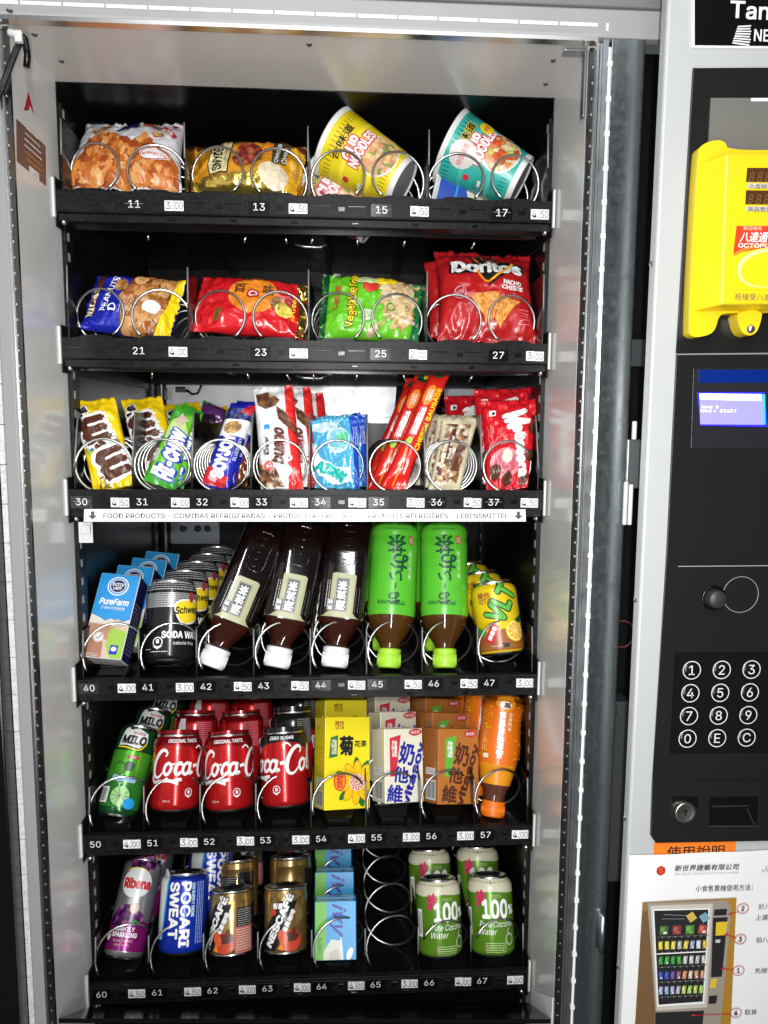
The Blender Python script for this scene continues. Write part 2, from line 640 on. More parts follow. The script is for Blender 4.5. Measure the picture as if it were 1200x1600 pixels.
def bag(parent, corners, T_, W, H, mat, back=None, seal='tb', wr=.0012, freq=55, seed=0, N=44, sw=.07, pinch=.02, droop=0.0, full=.6, zig=.0009, side=.5):
    """A filled foil bag between four world corners (TL,TR,BR,BL); returns its front as a Grid for printing."""
    inv = MW[parent.name].inverted()
    TL, TR, BR, BL = [inv @ Vector(c) for c in corners]
    n0 = (TR - TL + BR - BL).cross(TL - BL + TR - BR).normalized()
    if n0.y > 0:
        n0 = -n0
    F, B = [], []
    off = Vector((seed * 3.7, seed * 1.3, seed * 2.1))
    for j in range(N + 1):
        t = j / N
        rf, rb = [], []
        for i in range(N + 1):
            s = i / N
            a, b = (t, s) if seal == 'tb' else (s, t)
            pa = min(max((a - sw) / (1 - 2 * sw), 0), 1)
            ft = sin(pi * pa) ** full if 0 < pa < 1 else 0.0
            fs = max(0.0, 1 - abs(2 * b - 1) ** 3.2) ** side
            th = T_ * ft * fs
            s2, t2 = s, t
            if seal == 'tb':
                s2 = .5 + (s - .5) * (1 - pinch * ft * 2)
            else:
                t2 = .5 + (t - .5) * (1 - pinch * ft * 2)
            p = (BL.lerp(BR, s2)).lerp(TL.lerp(TR, s2), t2)
            if zig and a in (0.0, 1.0):
                e = (TL - BL if seal == 'tb' else BR - BL).normalized()
                p = p + e * (zig if (i if seal == 'tb' else j) % 2 else -zig)
            q = Vector((s * W, t * H, 0)) * freq + off
            wrk = noise.noise(q) + .5 * noise.noise(q * 2.1 + Vector((5, 1, 7)))
            edge = 1 + 1.3 * max(0, 1 - 4 * min(a, 1 - a))
            crs = 0.0
            for sc_, am in ((1.15, 1.3), (2.6, .7)):
                qq = Vector((s * W * 1.0 + t * H * .35, t * H * .8 - s * W * .3, .02 * seed)) * freq * sc_ + off
                crs += am * (.32 - min(abs(noise.noise(qq)), .32)) * 2.2
            wrk = wrk + crs - .8
            k = wr * 1.6 * wrk * edge * (1 if 0 < b < 1 else .2)
            rdg = wr * .8 * (1 - abs(noise.noise(Vector((s * W * 2.4, t * H * .9, 3)) * freq + off)) * 2) * max(0, 1 - 3.2 * min(a, 1 - a))
            p = p - Vector((0, 0, 1)) * droop * ft * (1 - t)
            rf.append(p + n0 * (th * .55 + .0006 + k + rdg))
            rb.append(p - n0 * (th * .45 + .0006 - k * .6))
        F.append(rf)
        B.append(rb)
    g = G()
    m = N + 1
    fv = [p for r in F for p in r]
    bv = [p for r in B for p in r]
    ff = [(j * m + i, j * m + i + 1, (j + 1) * m + i + 1, (j + 1) * m + i) for j in range(N) for i in range(N)]
    g.add(fv, ff, mat, True)
    g.add(bv, [tuple(reversed(f)) for f in ff], back or mat, True)
    loop = [i for i in range(N)] + [j * m + N for j in range(N)] + [N * m + i for i in range(N, 0, -1)] + [j * m for j in range(N, 0, -1)]
    L = len(loop)
    g.f += [[loop[k], m * m + loop[k], m * m + loop[(k + 1) % L], loop[(k + 1) % L]] for k in range(L)]
    g.mi += [0] * L
    g.sm += [True] * L
    o = obj('wrapper', g, parent)
    nr = []
    for j in range(m):
        r = []
        for i in range(m):
            du = F[j][min(i + 1, N)] - F[j][max(i - 1, 0)]
            dv = F[min(j + 1, N)][i] - F[max(j - 1, 0)][i]
            c = du.cross(dv)
            c = c.normalized() if c.length > 1e-12 else n0
            if c.dot(n0) < 0:
                c = -c
            r.append(c)
        nr.append(r)
    return Grid(F, nr, W, H)

# ------------------------------------------------------------------ the vending machine cabinet
P = 0.0725                       # column pitch of the trays
CX = [(k - 3.81) * P for k in range(9)]   # column boundaries
LX = [(k - 3.62) * P for k in range(8)]   # number label centres
ZR = [0.3504, 0.1819, 0.0, -0.2351, -0.4436, -0.6543]
XL, XR, ZC, YF, YB = -0.281, 0.3125, 0.493, -0.105, 0.47
vm = thing('vending_machine', 'open white vending machine cabinet with black interior and galvanised door post', 'vending machine', (0.015, 0.2, -0.75))
W_ = dict(parent=vm, world=True)
g = G()
g.box(XL - .010, XL, YF + .001, .02, -.75, ZC + .012, CABW)
obj('side_wall', g, **W_)
g = G()
g.prism([(XR, YF + .001), (XR + .012, YF + .001), (XR + .012, .02), (XR, .02)], 'z', -.75, ZC + .012, CABW)
obj('side_wall', g, **W_)
g = G()
g.box(XL, XR, YF + .001, .02, ZC, ZC + .010, M('ceiling enamel', (.56, .535, .515), .25, coat=.2, mottle=(7, (.5, .475, .455), .7)))
obj('ceiling_panel', g, **W_)
# fixing screws and corner bracket on the ceiling and walls
for (x, y, z), ax_ in (((-0.268, -0.1287, 0.4812), 'z'), ((-.262, -.085, ZC), 'z'), ((-.255, -.03, ZC), 'z'), ((.285, -.07, ZC), 'z'), ((.292, -.015, ZC), 'z'), ((.02, -.085, ZC), 'z')):
    g = G()
    z = ZC
    g.lathe([(.0001, -.0014), (.0022, -.0012), (.003, -.0004), (.0032, 0.0)], M('dull screw', (.2, .2, .2), .3, .9), 16)
    g.v = [(a + x, b + y, c + z) for a, b, c in g.v]
    obj('screw', g, **W_)
# interior liner
for x0, x1 in ((XL - .006, XL + .001), (XR - .001, XR + .006)):
    obj('liner_wall', G().box(x0, x1, .0205, YB, -.75, ZC + .0, LINER), **W_)
obj('liner_top', G().box(XL, XR, .0205, YB, ZC - .001, ZC + .006, LINER), **W_)
obj('liner_back', G().box(XL - .006, XR + .006, YB, YB + .01, -.75, ZC + .005, LINER), **W_)
obj('liner_floor', G().box(XL, XR, .0, YB, -.76, -.752, LINER), **W_)
g = G()
zt = 0.1853
xa, xb = -0.2632, 0.2038
PANEL = M('bright zinc panel', (.55, .56, .58), .38, .6, mottle=(30, (.38, .40, .42), .7), rvar=(50, .07))
g.box(xa, xb, .455, .469, 0.1001, zt, PANEL)
g.box(xa, xb, .4535, .455, .1115, .1125, STEEL)
g.box(xa, xa + .09, .458, .469, -0.125, -.03, M('dull grey sheet', (.25, .27, .3), .35, .9))
obj('evaporator_cover', g, bevel=.001, **W_)
for (u, v) in ([0.09033977759524664, 0.17311265451572455], [-0.06948374595997386, 0.17378670499617413], [-0.23936388380815377, -0.09571442016628255], [-0.21245020259000136, -0.09573949383669549], [-0.19486508228558064, -0.09575587671301443]):
    g = G().lathe([(.0001, .003), (.0035, .003), (.0055, .0015), (.006, 0)], DARKP, 14)
    g.v = [(a + u, .455 - c, b + v) for a, b, c in g.v]
    obj('rivet', g, **W_)
g = G()
g.box(XL + .012, xa - .004, .44, .468, -.36, zt, STEEL)
for k in range(12):
    g.box(XL + .018, XL + .024, .4385, .44, -.3 + k * .04, -.28 + k * .04, GLOSSB)
obj('corner_post', g, **W_)
g = G()     # cable and plug in front of the zinc panel
g.tube([(-.226, .445, .158), (-.215, .445, .150), (-.205, .445, .152), (-.198, .447, .168), (-.19, .45, .175)], .0022, GLOSSB)
g.box(-.244, -.226, .44, .45, .153, .163, GLOSSB)
obj('cable', g, **W_)
g = G()     # fan shroud and hoses at the back right
for k, (x, z, r) in enumerate(((.2, .1, .055), (.27, .09, .045))):
    gg = G().lathe([(r, 0), (r, .03), (r * .9, .035), (r * .86, .0), (r * .3, .0), (r * .2, .02), (.0005, .022)], GLOSSB, 30)
    g.add([(a + x, .44 - c, b + z) for a, b, c in gg.v], gg.f, GLOSSB, True)
g.tube([(.16, .44, .17), (.155, .43, .12), (.17, .43, .06), (.165, .44, -.02)], .006, DARKP)
g.tube([(.235, .43, .16), (.24, .425, .1), (.232, .43, .02)], .004, STEEL)
obj('fan_housing', g, **W_)
g = G().box(.18, .30, .455, .468, .07, .165, M('dull grey sheet'))
obj('rear_sheet', g, **W_)
za = 0.373
obj('rear_strip', G().box(-.14, .18, .449, .4535, za - .002, za + .002, M('dull grey sheet')), **W_)
obj('rear_plate', G().box(-.16, .2, .455, .468, za - .03, za - .002, M('dark slate sheet', (.06, .065, .075), .35, .8)), **W_)
# slotted uprights that carry the trays
for sx, x in ((1, XL + .001), (-1, XR - .001)):
    for y0 in (.022, .40):
        g = G()
        g.box(min(x, x + sx * .004), max(x, x + sx * .004), y0, y0 + .024, -.74, .47, PLAST)
        k = -.72
        while k < .46:
            g.box(min(x + sx * .004, x + sx * .0045), max(x + sx * .004, x + sx * .0045), y0 + .004, y0 + .009, k, k + .0095, M('worn slot edge', (.30, .30, .29), .4))
            k += .0235
        obj('slotted_upright', g, **W_)

# front frame: header, perforated strips, edges, gaskets, galvanised door post
g = G()
g.box(-.36, .43, YF - .012, YF - .0005, ZC + .002, ZC + .030, M('header enamel', (.31, .31, .30), .35, mottle=(12, (.27, .27, .265), .6)))
obj('header_rail', g, bevel=.0015, **W_)
obj('header_lip', G().box(-.29, .318, YF - .0135, YF - .003, ZC - .0025, ZC + .0015, ALU), **W_)
obj('header_groove', G().box(-.30, .318, YF - .0125, YF - .0121, ZC + .0022, ZC + .0046, GRY), **W_)
g = G()
x = -.345
while x < .318:
    g.box(x, min(x + .0395, .3235), YF - .0128, YF - .0121, ZC + .0118, ZC + .0152, M('white foam strip', (.74, .74, .72), .7))
    x += .0415
g.box(.3262, .3285, YF - .0128, YF - .0121, ZC + .008, ZC + .0155, M('white foam strip'))
obj('header_gasket', g, **W_)
g = G().box(-.36, .43, YF - .016, YF - .0005, ZC + .0301, ZC + .075, CABG)
obj('top_cover', g, bevel=.002, **W_)
g = G().lathe([(.0002, .004), (.003, .0035), (.0042, 0)], ALU, 14)
g.v = [(a - .287, YF - .0165 - c, b + ZC + .034) for a, b, c in g.v]
obj('screw', g, **W_)
for sx in (-1, 1):
    X = XL + .002 if sx < 0 else XR
    def bx(a, b, y0, y1, z0, z1, m, gg=None):
        p, q = X + sx * a, X + sx * b
        return (gg or G()).box(min(p, q), max(p, q), y0, y1, z0, z1, m)
    g = bx(0, .0065, YF - .004, YF, -.75, ZC - .0045, M('dark burnished steel', (.17, .17, .17), .25, 1.0, rvar=(30, .08)))
    z = -.74
    hole = M('hole shadow gap', (.004, .004, .004), .8)
    while z < ZC - .02:
        gg = G().lathe([(.0002, .0), (.0010, .0), (.0015, .0003)], ALU, 8)
        g.add([(a + X + sx * .0033, YF - .0042 - c, b + z) for a, b, c in gg.v], gg.f, M('dull rivet', (.22, .22, .22), .35, .8), True)
        z += .0157
    obj('perforated_strip', g, **W_)
    g = bx(.0066, .0092, YF - .007, YF, -.75, ZC - .0025, ALU)
    if sx > 0:
        bx(.0098, .012, YF - .009, YF, -.75, ZC - .0025, STEEL, g)
    obj('frame_edge', g, **W_)
    if sx < 0:
        obj('front_frame', bx(.0093, .0225, YF - .005, YF, -.75, ZC + .001, M('dark grey enamel', (.27, .27, .27), .38)), bevel=.001, **W_)
        g = G()
        z = -.75
        while z < ZC:
            bx(.0228, .0285, YF - .0065, YF, z, min(z + .0415, ZC), GASK, g)
            z += .0422
        obj('side_gasket', g, **W_)
        g = G().box(-.42, X - .0292, YF - .03, YF + .06, -.8, .2, GLOSSB)
        g.box(-.322, X - .0292, YF - .002, YF + .06, .2, ZC, CABG)
        obj('door_edge', g, bevel=.002, **W_)
# door post on the right
g = G().box(.3248, .3306, YF - .010, YF, -.75, ZC + .0018, STEEL)
obj('post_flange', g, **W_)
g = G().box(.3307, .3335, YF - .0095, YF, -.75, ZC - .006, M('white foam strip'))
z = -.74
while z < ZC - .02:
    g.box(.3295, .3345, YF - .0118, YF - .0094, z, z + .0052, M('white foam strip'))
    z += .0345
obj('post_gasket', g, **W_)
g = G().box(.3336, .3685, YF - .011, YF, -.75, ZC + .0018, DSTEEL)
g.box(.3665, .3690, YF - .011, YF + .06, -.75, ZC + .0018, DSTEEL)
obj('door_post', g, bevel=.0008, **W_)
g = G().box(.3692, .46, YF + .055, YF + .065, -.75, ZC + .02, M('void black', (.003, .003, .003), .7, spec=.08))
g.box(.44, .46, YF - .05, YF + .055, -.75, ZC + .02, M('void black'))
obj('hinge_recess', g, **W_)
g = G()
g.box(.372, .40, YF + .03, YF + .054, .165, .195, DARKP)
obj('bracket', g, **W_)
g = G()
g.box(.372, .384, YF + .028, YF + .03, .118, .136, M('yellow warning label', (.45, .4, .01), .5))
for i in range(4):
    g.box(.373, .383, YF + .0274, YF + .028, .1205 + i * .004, .1215 + i * .004, M('label print', (.12, .1, .02), .6))
obj('warning_label', g, **W_)
g = G().box(.369, .385, YF - .012, YF + .03, .028, .082, M('grey hinge plate', (.2, .21, .215), .35, .8))
g.tube([(.3745, YF - .014, .082), (.3745, YF - .014, .102)], .0028, M('white nylon', (.62, .62, .6), .4))
g.tube([(.3665, YF - .018, -.012), (.3665, YF - .018, .036)], .0026, M('white nylon'))
g.tube([(.3722, YF - .018, -.012), (.3722, YF - .018, .033)], .0026, M('white nylon'))
obj('hinge', g, bevel=.001, **W_)
g = G().tube([(.3625, YF - .016, -.525), (.3625, YF - .016, -.478)], .0038, STEEL)
obj('hinge_pin', g, **W_)
g = G().tube([(.385 + .014 * cos(a * pi / 12), YF + .02, -.147 + .016 * sin(a * pi / 12)) for a in range(24)], .0009, M('maroon wire', (.12, .02, .025), .4), closed=True)
obj('wire_loop', g, **W_)
g = G()
g.box(.372, .40, YF + .02, YF + .05, -.46, -.23, DARKP)
g.box(.372, .38, YF + .012, YF + .02, -.245, -.235, ALU)
for i in range(3):
    g.box(.372, .38, YF + .014, YF + .02, -.258 - i * .009, -.252 - i * .009, DARKP)
g.box(.370, .378, YF + .012, YF + .02, -.347, -.337, ALU)
obj('lock_mechanism', g, bevel=.0015, **W_)
# corner bracket top right
g = G().box(.288, .3125, YF + .002, YF + .016, ZC - .005, ZC - .003, STEEL)
g.box(.3095, .3122, YF + .002, YF + .012, ZC - .07, ZC - .003, M('grey hinge plate'))
obj('corner_bracket', g, bevel=.001, **W_)
# sloping chute under the lowest tray with a row of drain slots
g = G()
ch = [(-.279, .0, -.672), (.311, .0, -.690), (.311, -.100, -.628), (-.279, -.100, -.602)]
def chp(a, b):
    A_, B_ = Vector(ch[0]).lerp(Vector(ch[1]), a), Vector(ch[3]).lerp(Vector(ch[2]), a)
    return A_.lerp(B_, b)
g.add([Vector(p) for p in ch] + [Vector(p) - Vector((0, 0, .006)) for p in ch], [(0, 3, 2, 1), (4, 5, 6, 7), (2, 3, 7, 6), (0, 1, 5, 4)], GLOSSB)
sl = M('worn slot edge')
pl = Plane(ch[0], Vector(ch[1]) - Vector(ch[0]), Vector(ch[3]) - Vector(ch[0]))
obj('delivery_chute', g, **W_)
it = []
for i in range(16):
    it += RECT(95 + i * 24, 34, 7, .7, sl)
it += RECT(75, 38, 40, .5, sl) + RECT(500, 36, 34, .6, sl)
printed('drain_slots', pl, it, vm, base=.0004, world=True)
g = G().prism([(YF + .002, -.75), (YF + .002, -.597), (-.020, -.656), (-.010, -.664), (-.010, -.75)], 'x', .3112, .3121, M('raw white sheet', (.82, .82, .81), .5))
obj('lower_side_sheet', g, **W_)

# stickers on the left wall
wl = Plane((XL, 0, 0), (0, 1, 0), (0, 0, 1))
it = []
A_ = [[-0.05978245590891951, 0.4478232320141136], [-0.0738434881424771, 0.4226913029698261], [-0.060343816454760835, 0.4287860808524036], [-0.05800821017228597, 0.43494027809544983], [-0.04542596869908622, 0.428855107302718]]
it += POLY([(a * 1000, b * 1000) for a, b in A_], ink('maroon', .4, .015, .03))
c0 = [-0.059732092465840325, 0.41991497936685396]
it += T('Allan  Vending', c0[0] * 1000, c0[1] * 1000, GRY, w=22, h=2.2, rot=-4)
it += T('Vending Service', c0[0] * 1000 + 1, c0[1] * 1000 - 9, ink('pale rose', .6, .25, .3), w=26, h=2.2, rot=0)
printed('maker_emblem', wl, it, vm, world=True)
q = [[-0.09408741019150402, 0.4070321337345037], [-0.018143445180334505, 0.40739797437208086], [-0.021459736372516414, 0.3626305968892652], [-0.09755764412273871, 0.3636899224996546]]
q = [(a * 1000, b * 1000) for a, b in q]
it = POLY(q, ink('plate brown', .14, .075, .06, .35))
mx, my = sum(a for a, b in q) / 4, sum(b for a, b in q) / 4
for i, (tw, col) in enumerate(((30, CRM), (40, CRM), (44, WHITE), (46, WHITE), (46, TAN), (40, TAN))):
    it += LINES(mx + 4, my + 22 - i * 6.5, tw, 1, 1, col, th=1.6, seed=i)
it += RECT(mx + 3, my - 20, 26, 9, WHITE) + T('1 1657', mx + 3, my - 20, BLACK, w=20, h=5)
printed('rating_plate', wl, it, vm, world=True)
# loom with tie at the upper left corner of the frame
g = G()
for dx in (0, .004, .008):
    g.tube([(-.262 + dx * .3, YF - .012, ZC - .018), (-.2685 + dx * .4, YF - .014, ZC - .03), (-.278 + dx * .4, YF - .013, ZC - .05), (-.290 + dx * .4, YF - .012, ZC - .075), (-.31, YF - .012, ZC - .12)], .0018, GLOSSB)
g.tube([(-.2635, YF - .014, ZC - .016), (-.259, YF - .013, ZC - .020), (-.2575, YF - .012, ZC - .034), (-.259, YF - .012, ZC - .046)], .0034, GLOSSB)
obj('cable_loom', g, **W_)
g = G().tube([(-.273, YF - .016, ZC - .016), (-.262, YF - .018, ZC - .019)], .0036, M('white nylon'))
g.box(-.2665, -.2595, YF - .02, YF - .014, ZC - .026, ZC - .015, M('white nylon'))
obj('cable_tie', g, bevel=.001, **W_)

# ------------------------------------------------------------------ trays, number plates, price tags, coils
PR = ['3.00 4.50 4.50 4.50', '4.00 4.00 2.00 3.00', '4.50 4.00 4.00 4.50 4.50 3.00 4.50 4.50',
      '4.00 3.00 4.50 4.50 4.50 4.50 4.50 3.00', '4.00 3.00 3.00 3.00 4.00 3.00 3.00 4.00', '4.50 4.50 4.00 4.00 4.00 3.00 4.00 4.00']
TLAB = ['top black tray, holding a chip bag and tilted noodle cups', 'second black tray from the top, holding nut bags and a large red bag',
        'third black tray, with confectionery bars and a white lettered strip below', 'fourth black tray, holding upside down tea bottles',
        'fifth black tray, holding red cola cans and juice cartons', 'lowest black tray, holding coffee cans and one empty coil']
SCRATCH = {30, 34, 36, 37, 15, 17, 11}
def helix(cx, cz, r, y0, pitch, turns, a0, d, n=26):
    pts = []
    N = int(turns * n)
    for i in range(N + 1):
        a = radians(a0) + d * 2 * pi * i / n
        pts.append((cx + r * cos(a), y0 + pitch * i / n, cz + r * sin(a)))
    return pts
DK = M('deck plastic', (.004, .004, .0045), .26, spec=.25, rvar=(25, .1))
TRAYS = []
for r in range(6):
    z, wide, drink = ZR[r], r < 2, r > 2
    dz = .004 if drink else .012
    top = .0106 if drink else .0155
    t = thing('product_tray', TLAB[r], 'tray', (0.0138, 0, z), group='trays of the machine')
    TRAYS.append(t)
    K = dict(parent=t)
    ox = .0138
    x0, x1 = CX[0] - .002 - ox, CX[8] + .004 - ox
    g = G().box(x0, x1, 0, .009, -.0095, top, PLAST)
    for k in range(8):
        a, b = CX[k] - ox, CX[k + 1] - ox
        for q in ((.33, .42), (.52, .59)) if not drink else ((.5, .6),):
            pass
        g.box(a + .0008, b - .0008, -.0012, 0, -.0085, top - .003 if drink else .0085, PLAST)
        g.box(a + .036, a + .044, -.0016, -.0012, -.002, .003, GLOSSB)
        if wide and k % 2 == 0:
            g.box(a + .004, a + .026, -.0017, -.0012, .003, .0042, GLOSSB)
            g.box(a + .048, b - .004, -.0017, -.0012, .003, .0042, GLOSSB)
            g.prism([(a + .012, top), (a + .060, top), (a + .050, top + .0035), (a + .022, top + .0035)], 'y', .004, .0085, PLAST)
        elif wide:
            g.prism([(a + .012, top), (a + .060, top), (a + .050, top + .0035), (a + .022, top + .0035)], 'y', .004, .0085, PLAST)
    obj('front_rail', g, bevel=.0006, seg=1, **K)
    obj('deck', G().box(x0, x1, .0092, .43, dz - .004, dz, DK), **K)
    g = G().box(x0, x1, .004, .03, -.0188, -.0098, PLAST)
    g.box(x0 + .01, x1 - .01, .03, .034, -.022, -.0098, GLOSSB)
    for k in range(1, 8):
        g.box(CX[k] - ox - .02, CX[k] - ox - .012, .0028, .004, -.016, -.013, GLOSSB)
    obj('under_beam', g, bevel=.0008, seg=1, **K)
    if r < 3:
        for xx in (-.2, -.08, -.03, .004, .06, .12, .21):
            g = G().tube([(xx, .05, -.0215), (xx + random.uniform(-.004, .004), .056, -.028)], .0014, ALU, 6)  # small metal bits added for the glints under the tray
            obj('glint_bit', g, **K)
        g = G().tube([(-.02, .08, -.022), (-.008, .082, -.024), (.012, .082, -.0245), (.02, .08, -.021)], .0022, M('dull screw'), 8)
        obj('coupling', g, **K)
    for xx in (-.14, .02, .13):     # underside runners
        obj('runner', G().box(xx - .004, xx + .004, .05, .43, dz - .016, dz - .0042, GLOSSB), **K)
    obj('rear_beam', G().box(x0, x1, .40, .43, dz - .028, dz - .0042, PLAST), **K)
    for sx, xx in ((-1, x0), (1, x1)):
        g = G()
        e = xx + sx * .0005
        g.box(min(xx, xx + sx * .0018), max(xx, xx + sx * .0018), .0, .42, -.026, .03, PLAST)
        s_ = obj('side_plate', g, bevel=.0006, seg=1, **K)
        g = G().box(min(xx + sx * .0005, xx + sx * .0030), max(xx + sx * .0005, xx + sx * .0030), -.0045, -.0005, -.016, .028, M('clear plastic edge', (.62, .62, .6), .15))
        obj('clear_edge', g, s_)
        g = G().lathe([(.0002, .004), (.0022, .0035), (.003, 0)], ALU, 12)
        g.v = [(a + xx - sx * .007, .0035 - c, b - .0205) for a, b, c in g.v]
        obj('screw', g, s_)
    hh = (.082, .085, .098, .066, .066, .066)[r]
    for k in range(0, 9, 2 if wide else 1):
        xx = CX[k] - ox
        if k == 0:
            xx += .003
        g = G()
        if drink:
            pr = [(.009, dz), (.009, dz + .006), (.012, dz + .030), (.016, dz + hh), (.30, dz + hh + .004), (.43, dz + hh), (.43, dz)]
        elif wide:
            pr = [(.009, dz), (.009, dz + .045), (.012, dz + hh + .004), (.43, dz + hh), (.43, dz)]
        else:
            pr = [(.009, dz), (.009, dz + .03), (.030, dz + hh), (.43, dz + hh), (.43, dz)]
        g.prism(pr, 'x', xx - .0008, xx + .0008, DK)
        d_ = obj('divider', g, **K)
        g = G()
        e = pr[1:3] if not drink else pr[2:4]
        g.tube([(xx, e[0][0] - .0006, e[0][1]), (xx, e[1][0] - .0006, e[1][1])], .0010, EDGE, 6)
        obj('divider_edge', g, d_)
    front = Plane((0, -.0013, 0), (1, 0, 0), (0, 0, 1))
    cols = [1, 3, 5, 7] if wide else range(8)
    for j, k in enumerate(cols):
        num = (r + 1) * 10 + k
        lx = (LX[k] - ox) * 1000 + (0 if not wide else 1.5)
        pg = G().box(lx * .001 - .0125, lx * .001 + .0125, -.0020, -.0012, -.0072, .0072, GLOSSB)
        pt = obj('number_plate', pg, t)
        it = T(str(num), lx, .6, ink('plate white', .75, .75, .73), h=8.4, w=13.5, bold=.004)
        if num in SCRATCH:
            it += RECT(lx, 1.0, 21, .35, GRY)
        printed('number', Plane((0, -.0021, 0), (1, 0, 0), (0, 0, 1)), it, pt, base=.0001)
        px = lx + 46.3 + random.uniform(-.6, .6)
        rnd = random.uniform(-.4, .4)
        pg = G().box((px - 11.3) * .001, (px - .9) * .001, -.0022, -.0012, -.0057 + rnd * .001, .0058 + rnd * .001, M('price card white', (.78, .78, .76), .45))
        pg.box((px - .3) * .001, (px + 10.6) * .001, -.0022, -.0012, -.0060, .0054, M('price card white'))
        pt = obj('price_tag', pg, t)
        s = PR[r].split()[j]
        it = T(s[0], px - 7.2, .2 + rnd, BLACK, h=8.6, w=5.6, bold=.004) + RECT(px - 2.6, -3.4 + rnd, 1.3, 1.3, BLACK)
        it += T(s[2], px + 2.6, -.4, BLACK, h=8.2, w=4.2) + T(s[3], px + 7.6, -.4, BLACK, h=8.2, w=4.2)
        printed('price', Plane((0, -.0023, 0), (1, 0, 0), (0, 0, 1)), it, pt, base=.0001)
    for k in range(8):
        cx = (CX[k] + CX[k + 1]) / 2 - ox
        if wide:
            left = k % 2 == 0
            cx += -.001 if left else .001
            pts = helix(cx, dz + .0325, .0325, .0045, .055, 5.6, -50 if left else 230, 1 if left else -1)
        elif r == 2:
            pitch = (.030, .017, .018, .034, .030, .017, .019, .032)[k]
            pts = helix(cx - .001, dz + .0325, .0325, .006, pitch, min(8, .38 / pitch), 262, -1)
        else:
            a0 = 215 if k < 6 or r < 5 else 150
            if r == 4 and k in (4, 5):
                a0 = 200
            pts = helix(cx, dz + .0355, .0345, .008, .072, 5.2, a0, -1)
        obj('spiral_coil', G().tube(pts, .00158, CHROME, 8), t)
    if drink:
        for k in range(8):
            if (r, k) in ((5, 5), (4, 7), (3, 2), (3, 3), (3, 4), (3, 5), (3, 6)):
                continue
            cx = (CX[k] + CX[k + 1]) / 2 - ox
            g = G().prism([(cx - .016, .016), (cx + .016, .016), (cx + .021, .045), (cx - .021, .045)], 'z', dz + .0002, dz + (.016 if r > 3 else .008), DK)
            obj('lift_block', g, bevel=.002, **K)
# bilingual strip clipped under the third tray
t = thing('lettered_strip', 'long white strip with black food product lettering under the third tray', 'label strip', (.0138, -.006, -.0155))
g = G().box(-.2725, .2715, -.001, .001, -.0075, .0075, M('white strip plastic', (.82, .82, .8), .22, coat=.3))
g.v = [(a, b + (c * .25), c) for a, b, c in g.v]
obj('strip', g, t, bevel=.0004, seg=1)
sp = Plane((0, -.0011, 0), (1, 0, 0), (0, .25, 1))
def arrow(x):
    return POLY([(x - 2, 5), (x + 2, 5), (x + 2, 0), (x + 5.5, 0), (x, -5), (x - 5.5, 0), (x - 2, 0)], ink('strip grey', .06, .06, .06))
it = arrow(-262) + arrow(262) + T('FOOD PRODUCTS - COMIDAS REFRIGERADAS - PRODOTTI REFRIGERATI - PRODUITS RÉFRIGÉRÉS - LEBENSMITTEL', 0, .3, ink('strip grey'), w=498, h=7.6, bold=.012)
printed('lettering', sp, it, t, base=.0002)
t = thing('paper_slip', 'small white printed slip hanging at the left end of the bottle row', 'paper slip', (-0.2638, 0.012, -0.0391))
g = G().box(-.0085, .0085, 0, .0006, -.013, .013, M('slip paper', (.6, .6, .6), .6))
obj('paper', g, t)
printed('lettering', Plane((0, 0, 0), (1, 0, 0), (0, 0, 1)), RING(0, 0, 6, 10, .5, GRY) + T('(wt)', 0, -2, GRY, w=7) + RECT(6, 4, .8, 12, BLACK), t)

# ------------------------------------------------------------------ payment door with keypad
YD = -.16
DX = 0.3717
pd = thing('payment_door', 'silver vending machine door column with black keypad panel and blue display', 'door panel', (.47, YD + .03, -.75))
D_ = dict(parent=pd, world=True)
PNL = M('black panel plastic', (.011, .0112, .011), .3, bump=(1200, .03), spec=.35, rvar=(14, .1))
g = G().box(DX, .62, YD, YD + .016, -.78, .60, SILVERP)
obj('door_shell', g, bevel=.003, seg=3, **D_)
for z in (.262, -.09, -.34, -.52):
    g = G().lathe([(.0002, .002), (.002, .0018), (.003, 0)], ALU, 10)
    g.v = [(DX - c, YD + .009 + a, b + z) for a, b, c in g.v]
    obj('side_screw', g, **D_)
g = G().prism([(0.3998, 0.4462), (0.4954, 0.4493), (0.5153, 0.1733), (0.3977, 0.1718), (0.398, 0.2046)], 'y', YD - .003, YD + .001, PNL)
obj('reader_bezel', g, bevel=.002, **D_)
g = G().prism([(0.4182, 0.4189), (0.495, 0.4212), (0.5014, 0.3314), (0.4182, 0.3294)], 'y', YD - .0045, YD - .0031, M('window bronze', (.16, .155, .14), .12))
obj('window', g, **D_)
g = G().prism([(0.4587, 0.4197), (0.4953, 0.4209), (0.4955, 0.4179), (0.4589, 0.4168)], 'y', YD - .0052, YD - .0046, WHITE)
obj('window_sticker', g, **D_)
g = G().prism([(0.3949, 0.5327), (0.4956, 0.5366), (0.5006, 0.4686), (0.398, 0.4663)], 'y', YD - .002, YD + .001, WHITE)
g.prism([(0.3964, 0.531), (0.4951, 0.5349), (0.4998, 0.4705), (0.4, 0.4682)], 'y', YD - .0026, YD - .0021, GLOSSB)
sg = obj('name_sign', g, **D_)
dp = Plane((0, YD - .0027, 0), (1, 0, 0), (0, 0, 1))
def pm(p):
    return (p[0] * 1000, p[1] * 1000)
c = pm((0.4535, 0.5007))
it = T('T', c[0] - 12.5, c[1] + 1.5, WHITE, h=15, w=14, bold=.02) + T('ang', c[0] + 14.5, c[1] - 3.2, WHITE, h=15.5, w=36, bold=.02)
c = pm((0.4465, 0.4787))
